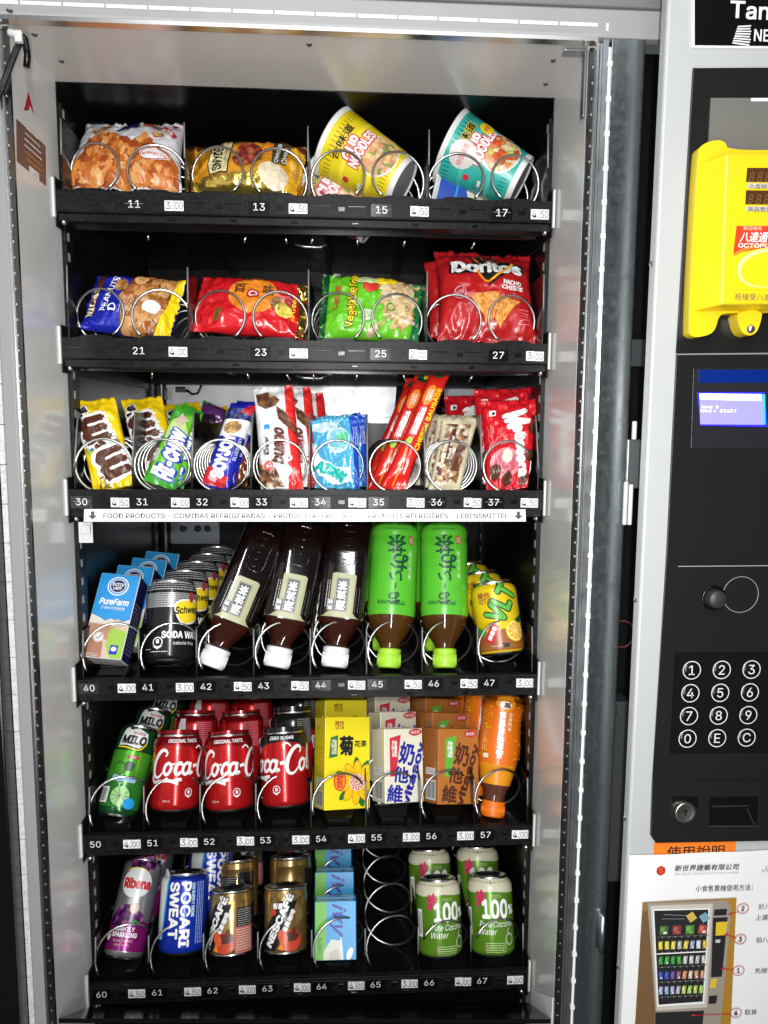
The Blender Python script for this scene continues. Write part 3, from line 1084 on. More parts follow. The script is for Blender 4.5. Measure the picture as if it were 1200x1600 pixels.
for i in range(8):
    it += POLY([(c[0] - 9 + i * .6, c[1] - 8 + i * 2.1), (c[0] + 8 + (i % 3) * .5, c[1] - 9.5 + i * 2.5), (c[0] + 8.4 + (i % 3) * .5, c[1] - 8.2 + i * 2.5), (c[0] - 9 + i * .6, c[1] - 6.6 + i * 2.1)], WHITE)
it += T('NEO', c[0] + 25, c[1] + 0.3, WHITE, h=11, w=25, bold=.015)
printed('lettering', dp, it, sg, world=True, base=.0001)
g = G().prism([(0.3979, 0.1692), (0.5224, 0.1707), (0.5562, -0.292), (0.3958, -0.2885), (0.3984, -0.0341)], 'y', YD - .003, YD + .001, PNL)
obj('keypad_panel', g, bevel=.002, **D_)
g = G().prism([(0.4164, 0.1557), (0.5228, 0.1569), (0.5288, 0.0748), (0.4183, 0.0742)], 'y', YD - .0036, YD - .0031, M('recess plastic', (.016, .016, .02), .3))
obj('display_recess', g, bevel=.001, **D_)
g = G().prism([(0.4214, 0.1544), (0.5222, 0.1556), (0.5232, 0.1425), (0.4221, 0.1414)], 'y', YD - .0042, YD - .0037, M('blue backlight slot', (.0, .015, .16), .3, emit=.12))
obj('backlit_slot', g, **D_)
g = G().prism([(0.4215, 0.1316), (0.4917, 0.1323), (0.4976, 0.0967), (0.4269, 0.0975)], 'y', YD - .0055, YD - .0037, M('display frame blue', (.02, .02, 1.0), .3, emit=.9))
ds = obj('display', g, **D_)
c = pm((0.4226, 0.1303))
c2 = pm((0.4934, 0.098))
lw, lh = c2[0] - c[0], c[1] - c2[1]
LCD = M('display lilac', (.24, .22, .86), .3, emit=.8)
LCDW = M('display white', (.9, .92, 1), .3, emit=.9)
it = POLY([(c[0], c[1]), (c2[0] - 4, c[1]), (c2[0] - .5, c2[1] + .8), (c[0] + 2.5, c2[1] + .8)], LCD)
it += POLY([(c[0], c[1]), (c2[0] - 5, c[1]), (c2[0] - 4.6, c[1] - 7), (c[0] + .8, c[1] - 6)], LCDW)
it += POLY([(c2[0] - 3.8, c[1]), (c2[0] - 1, c[1]), (c2[0] + 1.6, c2[1] + 1), (c2[0] - 1, c2[1] + 1)], M('display cyan', (.02, .4, 1), .3, emit=.8))
it += T('land  8', c[0] + 12, c[1] - 13.5, LCDW, w=18, h=3) + T('total =  23457', c[0] + 21, c[1] - 17.5, LCDW, w=38, h=3)
printed('display_image', Plane((0, YD - .0056, 0), (1, 0, 0), (0, 0, 1)), it, ds, world=True, base=.0001)
c = [(0.4107, -0.0515), (0.538, -0.051)]
obj('seam', G().prism([c[0], c[1], (c[1][0], c[1][1] + .0008), (c[0][0], c[0][1] + .0008)], 'y', YD - .0037, YD - .0031, GRY), **D_)
c = (0.4517, -0.166, -0.0854)
g = G().lathe([(.0135, -.003), (.0135, 0.0005), (.011, .002), (.0105, -.001)], GLOSSB, 28)
g.lathe([(.0098, -.001), (.0098, .008), (.0085, .0105), (.0002, .0108)], DARKP, 24)
g.v = [(a + c[0], YD - .0031 - cc, b + c[2]) for a, b, cc in g.v]
obj('lock_knob', g, **D_)
c = (0.4813, -0.163, -0.0821)
obj('engraved_ring', G().tube([(c[0] + .0195 * cos(a * pi / 24), YD - .0034, c[2] + .0195 * sin(a * pi / 24)) for a in range(48)], .00035, GRY, 5, closed=True), **D_)
KB = M('keypad glass', (.006, .006, .007), .22, spec=.3)
g = G().prism([(0.412, -0.1455), (0.5446, -0.1455), (0.553, -0.2607), (0.4123, -0.2594)], 'y', YD - .0037, YD - .0031, KB)
kp = obj('keypad', g, **D_)
kk = ['123', '456', '789', '0EC']
for r in range(4):
    for cidx in range(3):
        u = 1080.5 + cidx * 47.5 - r * 1.5
        v = 1047 + r * 35.6 - cidx * .7
        x, z = [0.3665, 0.0071]
        s = 0.0007
        kx = 0.4316 + (cidx * 47.5 - r * .2) * s
        kz = -0.1648 - r * 0.0257
        ch_ = kk[r][cidx]
        g = G().lathe([(.0106, 0), (.0104, .0005), (.0002, .0006)], KB, 28)
        g.v = [(a + kx, YD - .0038 - cc, b + kz) for a, b, cc in g.v]
        kb = obj('key', g, kp, world=True)
        it = RING(0, 0, 9.6, 9.8, .95, ink('key print', .72, .74, .74)) + T(ch_, 0, 0, ink('key print'), h=10.5)
        printed('key_print', Plane((kx, YD - .0045, kz), (1, 0, 0), (0, 0, 1)), it, kb, world=True, base=.0002)
g = G().prism([(0.3955, -0.291), (0.5556, -0.2922), (0.5608, -0.3633), (0.402, -0.3621), (0.3965, -0.3544)], 'y', YD - .004, YD + .001, PNL)
obj('coin_return_panel', g, bevel=.002, **D_)
c = (0.4311, -0.168, -0.3248)
g = G().prism([(0.4181, -0.3085), (0.447, -0.3091), (0.4477, -0.321), (0.4188, -0.3203)], 'y', YD - .0045, YD - .0041, GLOSSB)
obj('lock_recess', g, **D_)
g = G().lathe([(.0118, 0), (.0118, .005), (.0105, .0062), (.0092, .0055), (.0002, .0055)], M('brushed lock metal', (.62, .58, .5), .3, 1.0), 30)
g.v = [(a + c[0], YD - .0042 - cc, b + c[2]) for a, b, cc in g.v]
lk = obj('cylinder_lock', g, **D_)
printed('keyhole', Plane((c[0], YD - .0098, c[2]), (1, 0, 0), (0, 0, 1)), RING(0, 0, 6.5, 6.5, .7, DARKP) + ELL(0, 2, 2.2, 2.2, BLACK) + RECT(0, -1.4, 1.6, 5, BLACK, 20), lk, world=True, base=.0001)
q = [(0.4601, -0.3102), (0.5155, -0.3107), (0.5164, -0.3452), (0.4614, -0.3438)]
g = G().prism(q, 'y', YD - .0046, YD - .0041, M('void black'))
g.prism([(q[3][0], q[3][1]), (q[2][0], q[2][1]), (q[2][0], q[2][1] + .0012), (q[3][0], q[3][1] + .0012)], 'y', YD - .0062, YD - .0046, DARKP)
zz = (q[0][1] + q[3][1]) / 2 + .006
g.prism([(q[3][0] + .001, zz), (q[2][0] - .012, zz), (q[2][0] - .012, zz + .001), (q[3][0] + .001, zz + .001)], 'y', YD - .0056, YD - .0046, DARKP)
g.prism([(q[2][0] - .014, zz - .003), (q[2][0] - .013, zz - .003), (q[2][0] - .002, q[2][1]), (q[2][0] - .003, q[2][1])], 'y', YD - .0056, YD - .0046, DARKP)
obj('coin_slot', g, **D_)
# orange label and taped instruction sheet
q = [(0.4015, -0.364), (0.4954, -0.365), (0.4969, -0.388), (0.4018, -0.3853)]
t = thing('orange_label', 'orange strip label with black characters under the coin return', 'label', (q[0][0], YD - .0006, q[3][1]))
obj('label_backing', G().prism(q, 'y', YD - .0006, YD - .0001, ink('label orange', .85, .2, .02)), t, world=True)
c = pm((0.4489, -0.3752))
printed('lettering', Plane((0, YD - .0007, 0), (1, 0, 0), (0, 0, 1)), T('使用說明', c[0] + 1, c[1] - 1, BLACK, w=66, h=15, bold=.012), t, world=True, base=.0001)

q = [(0.3736, -0.3772), (0.5617, -0.3748), (0.5798, -0.6232), (0.3726, -0.6138)]
t = thing('instruction_sheet', 'white paper instruction sheet with a photo of the machine, taped below the keypad', 'paper sheet', (.47, YD - .003, q[3][1]))
PAPER = M('white paper', (.78, .78, .77), .6)
g = G()
N = 14
TLq, TRq, BRq, BLq = [Vector((a, 0, b)) for a, b in q]
pts = []
for j in range(N + 1):
    for i in range(N + 1):
        p = TLq.lerp(TRq, i / N).lerp(BLq.lerp(BRq, i / N), j / N)
        pts.append((p.x, YD - .0022 - .0012 * sin(i * .5 + j * .2) ** 2, p.z))
g.add(pts, [(j * (N + 1) + i, (j + 1) * (N + 1) + i, (j + 1) * (N + 1) + i + 1, j * (N + 1) + i + 1) for j in range(N) for i in range(N)], PAPER, True)
obj('paper', g, t, world=True)
ip = Plane((0, YD - .0046, 0), (1, 0, 0), (0, 0, 1))
def ipx(pts):
    return [pm(p) for p in pts]
it = []
c = pm((0.4093, -0.3951))
it += POLY([(c[0] + 5.6 * sin(a * pi / 3) , c[1] + 5.8 * cos(a * pi / 3)) for a in range(6)], ink('crimson', .5, .02, .03))
it += T('S', c[0], c[1], ORG, h=6)
c = pm((0.4619, -0.3928))
it += T('新世界建築有限公司', c[0], c[1], BLACK, w=74, h=7, bold=.01, shear=.15) + T('New World Construction Company Limited', c[0], c[1] - 7, GRY, w=74, h=3)
c = pm((0.4833, -0.418))
it += T('小食售賣機使用方法：', c[0], c[1], BLACK, w=66, h=7.4)
c = pm((0.5293, -0.3963))
it += T('Jas', c[0] + 4, c[1], GRY, h=7, shear=.4)
for (n, u, v, s) in (('2', [(0.5064, -0.4434), (0.5316, -0.4419)], 0, '於八達通機'), ('3', [(0.5058, -0.4808), (0.5314, -0.4825)], 0, '拍八達通'), ('1', [(0.5061, -0.5194), (0.5325, -0.5204)], 0, '先按物品'), ('4', [(0.5064, -0.572), (0.5238, -0.5719)], 0, '取貨')):
    a, b = pm(u[0]), pm(u[1])
    it += RING(a[0], a[1], 6.6, 5.8, .8, ink('crimson')) + T(n, a[0], a[1], BLACK, h=5.5, bold=.02)
    wd = 7.2 * len(s)
    it += T(s, b[0] - 7 + wd / 2, b[1], BLACK, w=wd, h=6.6)
c = pm((0.5288, -0.455))
it += T('上選擇', c[0] + 4, c[1], BLACK, w=22, h=6.6)
# the printed photo: a small machine picture
ph = [(0.39, -0.4319), (0.4981, -0.43), (0.5017, -0.6178), (0.3882, -0.6127)]
it += POLY(ipx(ph), ink('photo wall brown', .27, .15, .06, .5))
it += POLY(ipx([(0.4767, -0.4309), (0.4981, -0.43), (0.5007, -0.6016), (0.4749, -0.6004)]), ink('photo wall ochre', .38, .19, .02, .5))
it += POLY(ipx([(0.3905, -0.4427), (0.3964, -0.4429), (0.4132, -0.5737), (0.4123, -0.6138), (0.3882, -0.6127)]), ink('photo wall shade', .16, .085, .035, .5))
it += POLY(ipx([(0.3959, -0.4329), (0.4879, -0.4328), (0.493, -0.443), (0.4896, -0.5689), (0.4872, -0.6172), (0.4108, -0.6137), (0.4113, -0.5656)]), ink('photo machine edge', .30, .26, .21, .5))
it += POLY(ipx([(0.399, -0.4361), (0.4711, -0.4361), (0.4712, -0.5633), (0.4128, -0.5649)]), ink('photo machine grey', .52, .48, .42, .5))
it += POLY(ipx([(0.4021, -0.4408), (0.4677, -0.4414), (0.4679, -0.5584), (0.4133, -0.5601)]), WHITE)
it += POLY(ipx([(0.4037, -0.4424), (0.4663, -0.4429), (0.4662, -0.5559), (0.4147, -0.5578)]), ink('photo black', .016, .015, .016, .5))
it += POLY(ipx([(0.4114, -0.5672), (0.4684, -0.5672), (0.4667, -0.6162), (0.4123, -0.6138)]), ink('photo black'))
it += POLY(ipx([(0.473, -0.4431), (0.4878, -0.4428), (0.4875, -0.4505), (0.4727, -0.4508)]), ink('photo black'))
it += POLY(ipx([(0.4721, -0.4531), (0.4892, -0.4529), (0.4869, -0.5258), (0.4742, -0.5261)]), ink('photo black'))
it += POLY(ipx([(0.4761, -0.4587), (0.4895, -0.4584), (0.4883, -0.4747), (0.4764, -0.4751)]), ink('photo yellow', .68, .46, .02, .5))
it += POLY(ipx([(0.4767, -0.4798), (0.4826, -0.48), (0.4821, -0.4839), (0.4769, -0.4837)]), ink('photo screen', .45, .5, .6, .5))
it += POLY(ipx([(0.4744, -0.5284), (0.4811, -0.5279), (0.4802, -0.539), (0.4735, -0.5395)]), ink('photo yellow'))
it += POLY(ipx([(0.4733, -0.549), (0.4831, -0.5486), (0.4822, -0.559), (0.4732, -0.5594)]), ink('photo black'))
rr = random.Random(5)
pcs = [[(.05, .13, .03), (.2, .04, .03), (.07, .2, .03), (.3, .06, .04)], [(.5, .4, .03), (.55, .45, .06), (.5, .42, .05), (.3, .3, .3), (.55, .42, .05), (.2, .25, .4), (.5, .5, .5), (.45, .3, .05)],
       [(.03, .2, .03), (.04, .25, .04), (.03, .2, .03), (.04, .24, .03), (.35, .35, .35), (.4, .4, .4), (.3, .3, .3), (.35, .35, .35)], [(.03, .05, .3), (.03, .06, .3), (.1, .06, .2), (.2, .07, .12), (.4, .2, .1), (.45, .38, .3), (.4, .2, .12), (.35, .2, .15)],
       [(.25, .3, .42), (.22, .26, .35), (.25, .28, .4), (.3, .3, .35), (.35, .42, .1), (.25, .42, .08), (.3, .42, .08), (.25, .4, .1)]]
ox_, oz_ = pm((0.4086, -0.4526))
for r, row in enumerate(pcs):
    yy = oz_ - 14 - r * 18.2
    x0_ = ox_ + r * 1.0
    wd = 60.0 - r * 1.6
    for k, cc in enumerate(row):
        dx = wd / len(row)
        cx_ = x0_ + (k + .5) * dx
        m1, m2 = M('photo pack %d %d' % (r, k), cc, .5), M('photo pack light %d %d' % (r, k), tuple(min(.8, c * 1.9 + .03) for c in cc), .5)
        hh_ = 11 if r == 0 else 10
        it += RECT(cx_, yy, dx * .66, hh_, m1, rr.uniform(-10, 4)) + RECT(cx_ - dx * .1, yy + 1, dx * .3, hh_ * .5, m2, rr.uniform(-14, 6)) + RECT(cx_ + dx * .1, yy - 3, dx * .26, hh_ * .2, WHITE if (k + r) % 3 == 0 else m2, 5)
    if r != 1:
        it += RECT(x0_ + wd / 2, yy - 7.4, wd, .7, ink('photo rail grey', .12, .12, .12), 1)
    it += flat(sum((RECT(x0_ + (k + .8) * wd / 8, yy - 8.2, 1.6, .9, GRY) for k in range(8)), []))
it += RECT(ox_ + 30, oz_ - 41, 60, 1.4, WHITE, 1)
it += RECT(ox_ + 38, oz_ + 2, 9, 10, ink('photo cup yellow', .55, .4, .08, .5), 35) + RECT(ox_ + 53, oz_ + 1, 9, 10, ink('photo cup blue', .18, .32, .42, .5), 35) + STROKE([(ox_ + 6, oz_ + 6), (ox_ + 34, oz_ + 4)], .5, GRY) + STROKE([(ox_ + 4, oz_ + 1), (ox_ + 30, oz_)], .4, GRY)
for a, b in ([(0.5013, -0.4456), (0.4911, -0.4483)], [(0.4997, -0.4782), (0.4882, -0.4731)], [(0.4999, -0.5176), (0.4863, -0.5147)], [(0.5003, -0.5717), (0.4551, -0.5714)]):
    it += STROKE([pm(a), pm(b)], .9, ink('crimson'), sub=1) 
    b = pm(b)
    it += POLY([(b[0] - 2.5, b[1]), (b[0] + 2, b[1] + 1.8), (b[0] + 2, b[1] - 1.8)], ink('crimson'))
printed('sheet_print', ip, it, t, world=True, base=.0001, step=.00001)

# yellow card reader on the bezel
cr_ = thing('card_reader', 'yellow plastic card reader with small dark displays and lugs', 'card reader', (0.453, -0.165, 0.2684))
R_ = dict(parent=cr_, world=True)
YP = M('yellow plastic', (.80, .58, .008), .34, coat=.15, mottle=(26, (.74, .52, .02), .5), rvar=(35, .1))
g = G().prism(soft([(0.4016, 0.3634), (0.4051, 0.3695), (0.4139, 0.374), (0.4242, 0.3754), (0.4302, 0.3726), (0.4325, 0.3661), (0.5017, 0.3679), (0.5131, 0.2119), (0.4381, 0.2107), (0.4325, 0.2056), (0.431, 0.1961), (0.4261, 0.189), (0.413, 0.1857), (0.4049, 0.1868), (0.402, 0.1919)]), 'y', YD - .016, YD - .0031, YP)
obj('housing', g, bevel=.004, seg=3, **R_)
fr = [(0.4216, -0.196, 0.3561), (0.4873, -0.196, 0.3579), (0.4976, -0.196, 0.2173), (0.4253, -0.196, 0.2149)]
bk = [(0.404, -0.176, 0.3537), (0.5, -0.176, 0.3562), (0.5106, -0.176, 0.2119), (0.4056, -0.176, 0.2115)]
g = G()
n = 4
g.add(fr + bk, [(0, 1, 2, 3)] + [(i, i + 4, (i + 1) % 4 + 4, (i + 1) % 4) for i in range(4)], YP)
obj('front_cover', g, bevel=.002, seg=3, **R_)
g = G().prism(soft([(0.4484, 0.2116), (0.476, 0.2133), (0.4743, 0.2001), (0.4709, 0.1906), (0.4645, 0.1873), (0.4564, 0.1897), (0.4519, 0.1978)]), 'y', YD - .02, YD - .0031, YP)
lg = obj('lug', g, bevel=.003, seg=3, **R_)
c = (0.4641, -0.18, 0.1942)
g = G().lathe([(.0002, .004), (.003, .0036), (.0046, .001), (.0046, 0)], ALU, 18)
g.v = [(a + c[0], YD - .0202 - cc, b + c[2]) for a, b, cc in g.v]
obj('screw', g, lg, world=True)
rp = Plane((0, fr[0][1] - .0002, 0), (1, 0, 0), (0, 0, 1))
LED = ink('display maroon', .08, .03, .01, .15)
SEG = ink('dim segment', .17, .09, .03, .3)
it = []
for q, s in (([(0.4421, 0.3429), (0.4877, 0.3441), (0.4887, 0.3305), (0.4417, 0.33)], 0), ([(0.4422, 0.3223), (0.4892, 0.3229), (0.4902, 0.3099), (0.4424, 0.3093)], 1)):
    it += POLY(ipx(q), LED)
    a = pm(q[0])
    for i in range(6):
        it += T('8', a[0] + 5 + i * 8, a[1] - 8, SEG, w=5, h=9, shear=.15)
for q, s in (([(0.443, 0.3288), (0.4887, 0.3294), (0.4891, 0.3247), (0.4433, 0.3241)], '入金餘額'), ([(0.4431, 0.3076), (0.4903, 0.3081), (0.4906, 0.3033), (0.4435, 0.3029)], '貨品售價')):
    it += POLY(ipx(q), ink('caption grey', .5, .47, .4, .4))
    a = pm(q[0])
    it += T(s, a[0] + 14, a[1] - 2.6, BLACK, w=24, h=4.4)
it += POLY(ipx([(0.4348, 0.2884), (0.4916, 0.2896), (0.496, 0.2305), (0.4341, 0.2295)]), ink('card yellow', .8, .68, .01))
it += POLY(ipx([(0.4348, 0.289), (0.4916, 0.2902), (0.4931, 0.2705), (0.4611, 0.2686), (0.4333, 0.2627)]), ink('card red', .62, .05, .02))
it += STROKE(ipx([(0.434, 0.2621), (0.447, 0.2683), (0.4672, 0.2723), (0.4928, 0.2735)]), 3, ORG)
a = pm((0.4597, 0.2499))
it += ELL(a[0] + 4, a[1], 26, 18, ink('pale glow', .85, .78, .3), 8) + ELL(a[0] + 6, a[1] - 1, 24, 16, ink('lemon', .7, .7, .01), 8)
a = pm((0.4527, 0.278))
it += T('八達通', a[0], a[1] + 1, WHITE, w=28, h=9.5, bold=.02, shear=.2) + T('OCTOPUS', a[0] + 3, a[1] - 7, WHITE, w=36, h=4, bold=.02) + T('歡迎使用', a[0] - 2, a[1] + 9.2, CRM, w=18, h=3.5)
a = pm((0.4551, 0.2225))
it += T('祇接受八達通', a[0] + 4, a[1], ink('caption dark', .12, .11, .1), w=44, h=6.5)
printed('face_print', rp, it, cr_, world=True, base=.0002, step=.00002)

# ------------------------------------------------------------------ product builders
def can(label, cat, ax_, R, paint, items, group=None, neck=.84, shoulder=.016, foot=.010, spin=0, name='drink_can', top_band=None):
    B, A, L = ax_
    t = thing(name, label, cat, pose(B, A, spin), group)
    rn_ = R * neck
    prof = [(R * .86, .0035), (R * .95, foot * .6), (R, foot), (R, L - shoulder), (R * .985, L - shoulder * .72), (R * .93, L - shoulder * .42), (rn_ + .0002, L - .0045)]
    g = G().lathe(prof, paint, 48)
    obj('body', g, t)
    g = G().lathe([(.0002, .0075), (R * .5, .006), (R * .68, .0015), (R * .76, 0), (R * .82, .001), (R * .861, .0036)], ALU, 48)
    obj('base', g, t)
    g = G().lathe([(rn_, L - .0046), (rn_ + .0010, L - .002), (rn_ + .0006, L - .0002), (rn_ - .0010, L), (rn_ - .0022, L - .001), (rn_ - .0030, L - .0052), (rn_ - .006, L - .0046), (.0002, L - .0046)], ALU, 48)
    ld = obj('lid', g, t)
    g = G().lathe([(.0085, 0), (.0085, .0008), (.006, .0012), (.0035, .0008), (.0035, 0)], ALU, 20)
    g.v = [(a * .9, b * 1.3 - .002, c + L - .0044) for a, b, c in g.v]
    obj('pull_tab', g, ld)
    if items:
        printed('printed_label', Round(prof, R), items, t)
    return t
def row_of(root, labels, step=(0, .072, 0), jit=3):
    r = [root]
    for i, l in enumerate(labels):
        d = Vector(step) * (i + 1)
        r.append(dup(root, moved(root, d) @ Matrix.Rotation(radians(random.uniform(-jit, jit)), 4, 'Z'), l))
    return r
def CP(name, rgb=None, metal=.55, rough=.22):
    return M(name, rgb, rough, metal, coat=.2)
def super_loft(secs, mat, n=48, p=4.5, g=None, cap0=True, cap1=True):
    """Stack of rounded squares: secs = (half width, z, exponent)."""
    g = g or G()
    v, f = [], []
    for s in secs:
        R, z = s[0], s[1]
        e = s[2] if len(s) > 2 else p
        for i in range(n):
            a = 2 * pi * i / n
            sx, cy = sin(a), -cos(a)
            k = R / (abs(sx) ** e + abs(cy) ** e) ** (1 / e)
            v.append((sx * k, cy * k, z))
    for j in range(len(secs) - 1):
        for i in range(n):
            k = (i + 1) % n
            f.append((j * n + i, j * n + k, (j + 1) * n + k, (j + 1) * n + i))
    if cap0:
        f.append(tuple(reversed(range(n))))
    if cap1:
        f.append(tuple((len(secs) - 1) * n + i for i in range(n)))
    return g.add(v, f, mat, True)
def cap_geo(r, h, mat, z0=0.0):
    g = G()
    prof = [(.0002, z0), (r * .86, z0), (r * .97, z0 + .0012), (r, z0 + .003), (r, z0 + h * .74), (r * .985, z0 + h * .76), (r * .985, z0 + h * .79), (r * 1.02, z0 + h * .81), (r * 1.02, z0 + h), (r * .8, z0 + h)]
    g.lathe(prof, mat, 40)
    for i in range(40):
        a = 2 * pi * i / 40
        g.tube([(r * 1.0 * sin(a), -r * 1.0 * cos(a), z0 + .004), (r * 1.0 * sin(a), -r * 1.0 * cos(a), z0 + h * .72)], .0006, mat, 4)
    return g
def carton(label, cat, ax_, w_, d_, body, faces, spin=0, group=None, top=None, name='drink_carton', fold=True):
    """Brick carton: faces maps 'front','left','right','top','bottom' to (background material, items)."""
    B, A, L = ax_
    t = thing(name, label, cat, pose(B, A, spin), group)
    g = G().box(-w_ / 2, w_ / 2, -d_ / 2, d_ / 2, 0, L, body)
    obj('body', g, t, bevel=.0014, seg=2)
    S = {'front': Plane((0, -d_ / 2, L / 2), (1, 0, 0), (0, 0, 1)), 'left': Plane((-w_ / 2, 0, L / 2), (0, -1, 0), (0, 0, 1)),
         'right': Plane((w_ / 2, 0, L / 2), (0, 1, 0), (0, 0, 1)), 'top': Plane((0, 0, L), (1, 0, 0), (0, 1, 0)), 'bottom': Plane((0, 0, 0), (1, 0, 0), (0, -1, 0))}
    for k, (bgm, items) in faces.items():
        W = (d_ if k in ('left', 'right') else w_) * 1000
        H = (d_ if k in ('top', 'bottom') else L) * 1000
        printed(k + '_print', S[k], RECT(0, 0, W - 1.6, H - 1.6, bgm) + items, t, base=.0001, step=.00004, clip=(-W / 2 + .8, W / 2 - .8, -H / 2 + .8, H / 2 - .8))
    if fold:
        g = G().box(-w_ / 2 + .002, w_ / 2 - .002, -.0005, .0042, L + .0001, L + .0011, body)
        fo = obj('top_fold', g, t)
        g = G().lathe([(.0002, .0006), (.003, .0005), (.0032, 0)], ALU, 14)
        g.v = [(a + w_ * .22, b - d_ * .25, c + L + .0002) for a, b, c in g.v]
        obj('straw_seal', g, t)
    return t
FOIL = dict(rough=.24, coat=.35)
def F_(name, rgb=None, rough=.24, metal=0.0):
    return M('film ' + name, rgb, rough, metal, coat=.35, bump=(150, .3))
SILF = M('foil silver back', (.6, .6, .6), .28, .9)

# ---------------- top tray
t = thing('snack_bag', 'white and orange chip bag leaning open side up in the top left slot', 'snack bag', (-0.2129, 0.035, 0.3751))
S = bag(t, ((-0.2711, 0.1, 0.4768), (-0.1481, 0.1, 0.4788), (-0.141, 0.036, 0.3764), (-0.2845, 0.036, 0.3782)), .040, .130, .085, F_('white', (.74, .74, .76)), wr=.0012, seed=1, sw=.085, full=.5)
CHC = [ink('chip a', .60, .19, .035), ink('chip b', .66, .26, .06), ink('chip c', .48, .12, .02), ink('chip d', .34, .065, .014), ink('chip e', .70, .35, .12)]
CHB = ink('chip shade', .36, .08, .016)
CH = PIC('printed orange chips', [(.58, .17, .03), (.7, .28, .06), (.42, .09, .015), (.64, .22, .05), (.72, .36, .14)], 80, dark=.35, stretch=(.8, 2, 1.9))
_hp = [(-63, -41), (62, -41), (60, -22), (50, -8), (38, -2), (30, 4), (18, 8), (8, 0), (-8, 2), (-14, 10), (-26, 14), (-36, 8), (-44, -2), (-56, -20)]
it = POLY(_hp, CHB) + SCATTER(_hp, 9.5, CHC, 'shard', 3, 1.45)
it += POLY([(-45, 14), (-25, 26), (-22, 22), (-40, 9)], CH) + POLY([(30, 12), (44, 16), (46, 10), (34, 7)], CH) + POLY([(8, 28), (22, 30), (38, 28), (40, 22), (20, 22)], CH)
it += POLY([(-16, 13), (2, 17), (16, 24), (16, 30), (-2, 26)], NAVY) + POLY([(16, 24), (34, 31), (40, 36), (18, 31)], YEL) + T('蝦條', 26, 30, BLACK, w=14, h=5, rot=22)
it += POLY([(38, 33), (50, 38), (60, 33), (56, 27), (44, 29)], ink('crimson'))
it += POLY([(20, 21), (40, 22), (56, 10), (60, 14), (44, 26), (26, 27)], ink('crimson')) + T('四川香辣', 42, 20, WHITE, w=28, h=4.5, rot=-24)
it += ELL(36, -14, 17, 5.6, WHITE, -3) + RING(36, -14, 16, 5, .8, ink('crimson'), 0) + T('Net Weight 37g', 36, -14, ink('crimson'), w=27, h=3.2, rot=-3, bold=.02)
it += STROKE([(-52, 32), (-40, 33), (-28, 28), (-36, 28), (-48, 31)], 2.2, BLACK) + T('SNACK', -42, 36, GRY, w=18, h=2)
printed('printed_picture', S, it, t)
g = G()
for x in (-.046, .028):
    g.add([(x - .024, -.012, -.0005), (x + .022, -.012, -.0005), (x + .018, -.028, -.003), (x - .020, -.028, -.003)], [(0, 1, 2, 3)], F_('white'))
t = thing('snack_bag', 'gold and orange pretzel bag lying on its side with a cream name plate', 'snack bag', (-0.0582, 0.03, 0.3736))
S = bag(t, ((-0.1334, 0.075, 0.4419), (0.0092, 0.075, 0.4466), (0.0006, 0.034, 0.3709), (-0.1283, 0.034, 0.3769)), .040, .140, .062, F_('amber', (.62, .27, .015)), seal='lr', wr=.0012, seed=2, sw=.05, full=.55)
PZ = PIC('printed pretzel bits', [(.3, .03, .02), (.38, .06, .03), (.22, .02, .015), (.45, .12, .05)], 160)
it = POLY([(-70, -31), (70, -31), (70, -22), (20, -17), (-70, -20)], M('film gold', (.85, .6, .12), .18, .9))
it += POLY([(-70, 31), (-62, 22), (-20, 25), (30, 24), (70, 22), (70, 31)], BRN)
it += POLY([(-46, 30), (-16, 32), (-17, 12), (-22, -18), (-46, -18), (-49, -4), (-44, 8)], BLACK) + POLY([(-44.5, 29), (-17.5, 31), (-18.5, 12), (-23.5, -16.5), (-45, -16.5), (-47.5, -4), (-42.5, 8)], ink('plate cream', .68, .6, .33))
it += T("SNYDER'S", -35, 7, BLACK, w=42, h=11, rot=86, bold=.03) + T('OF HANOVER', -24, 11, BRN, w=30, h=4, rot=84)
it += ELL(4, 4, 17, 14, PZ, 10) + ELL(-4, -5, 12, 8, PZ)
it += POLY([(20, 4), (32, 6), (33, 22), (24, 23)], ORG) + POLY([(31, -4), (48, -3), (53, 24), (32, 25)], ink('label olive', .05, .045, .02))
it += T('Cheddar', 38, 10, WHITE, w=25, h=5.5, rot=87, bold=.01) + T('Cheese', 46.5, 9, WHITE, w=22, h=5.5, rot=87, bold=.01)
it += ELL(36, -17, 19, 12, ink('pale cheese', .72, .62, .44), -8) + POLY([(52, -28), (70, -30), (70, 20), (56, 22)], ink('amber strip', .7, .38, .02)) + T('PRETZEL', 61, 2, TAN, w=30, h=5, rot=86, bold=.02)
printed('printed_picture', S, it, t)
t = thing('snack_bag', 'second gold pretzel bag lying underneath, only its lower edge showing', 'snack bag', (-0.0922, 0.05, 0.3749))
S = bag(t, ((-0.136, 0.075, 0.3969), (0.0065, 0.075, 0.3988), (0.0015, 0.045, 0.3711), (-0.1275, 0.045, 0.3704)), .012, .140, .03, F_('amber'), seal='lr', wr=.0008, seed=12, N=20)
printed('printed_picture', S, RECT(-36, -3, 22, 22, ink('plate cream')) + T('S', -38, -4, BLACK, h=11, rot=86, bold=.03), t)
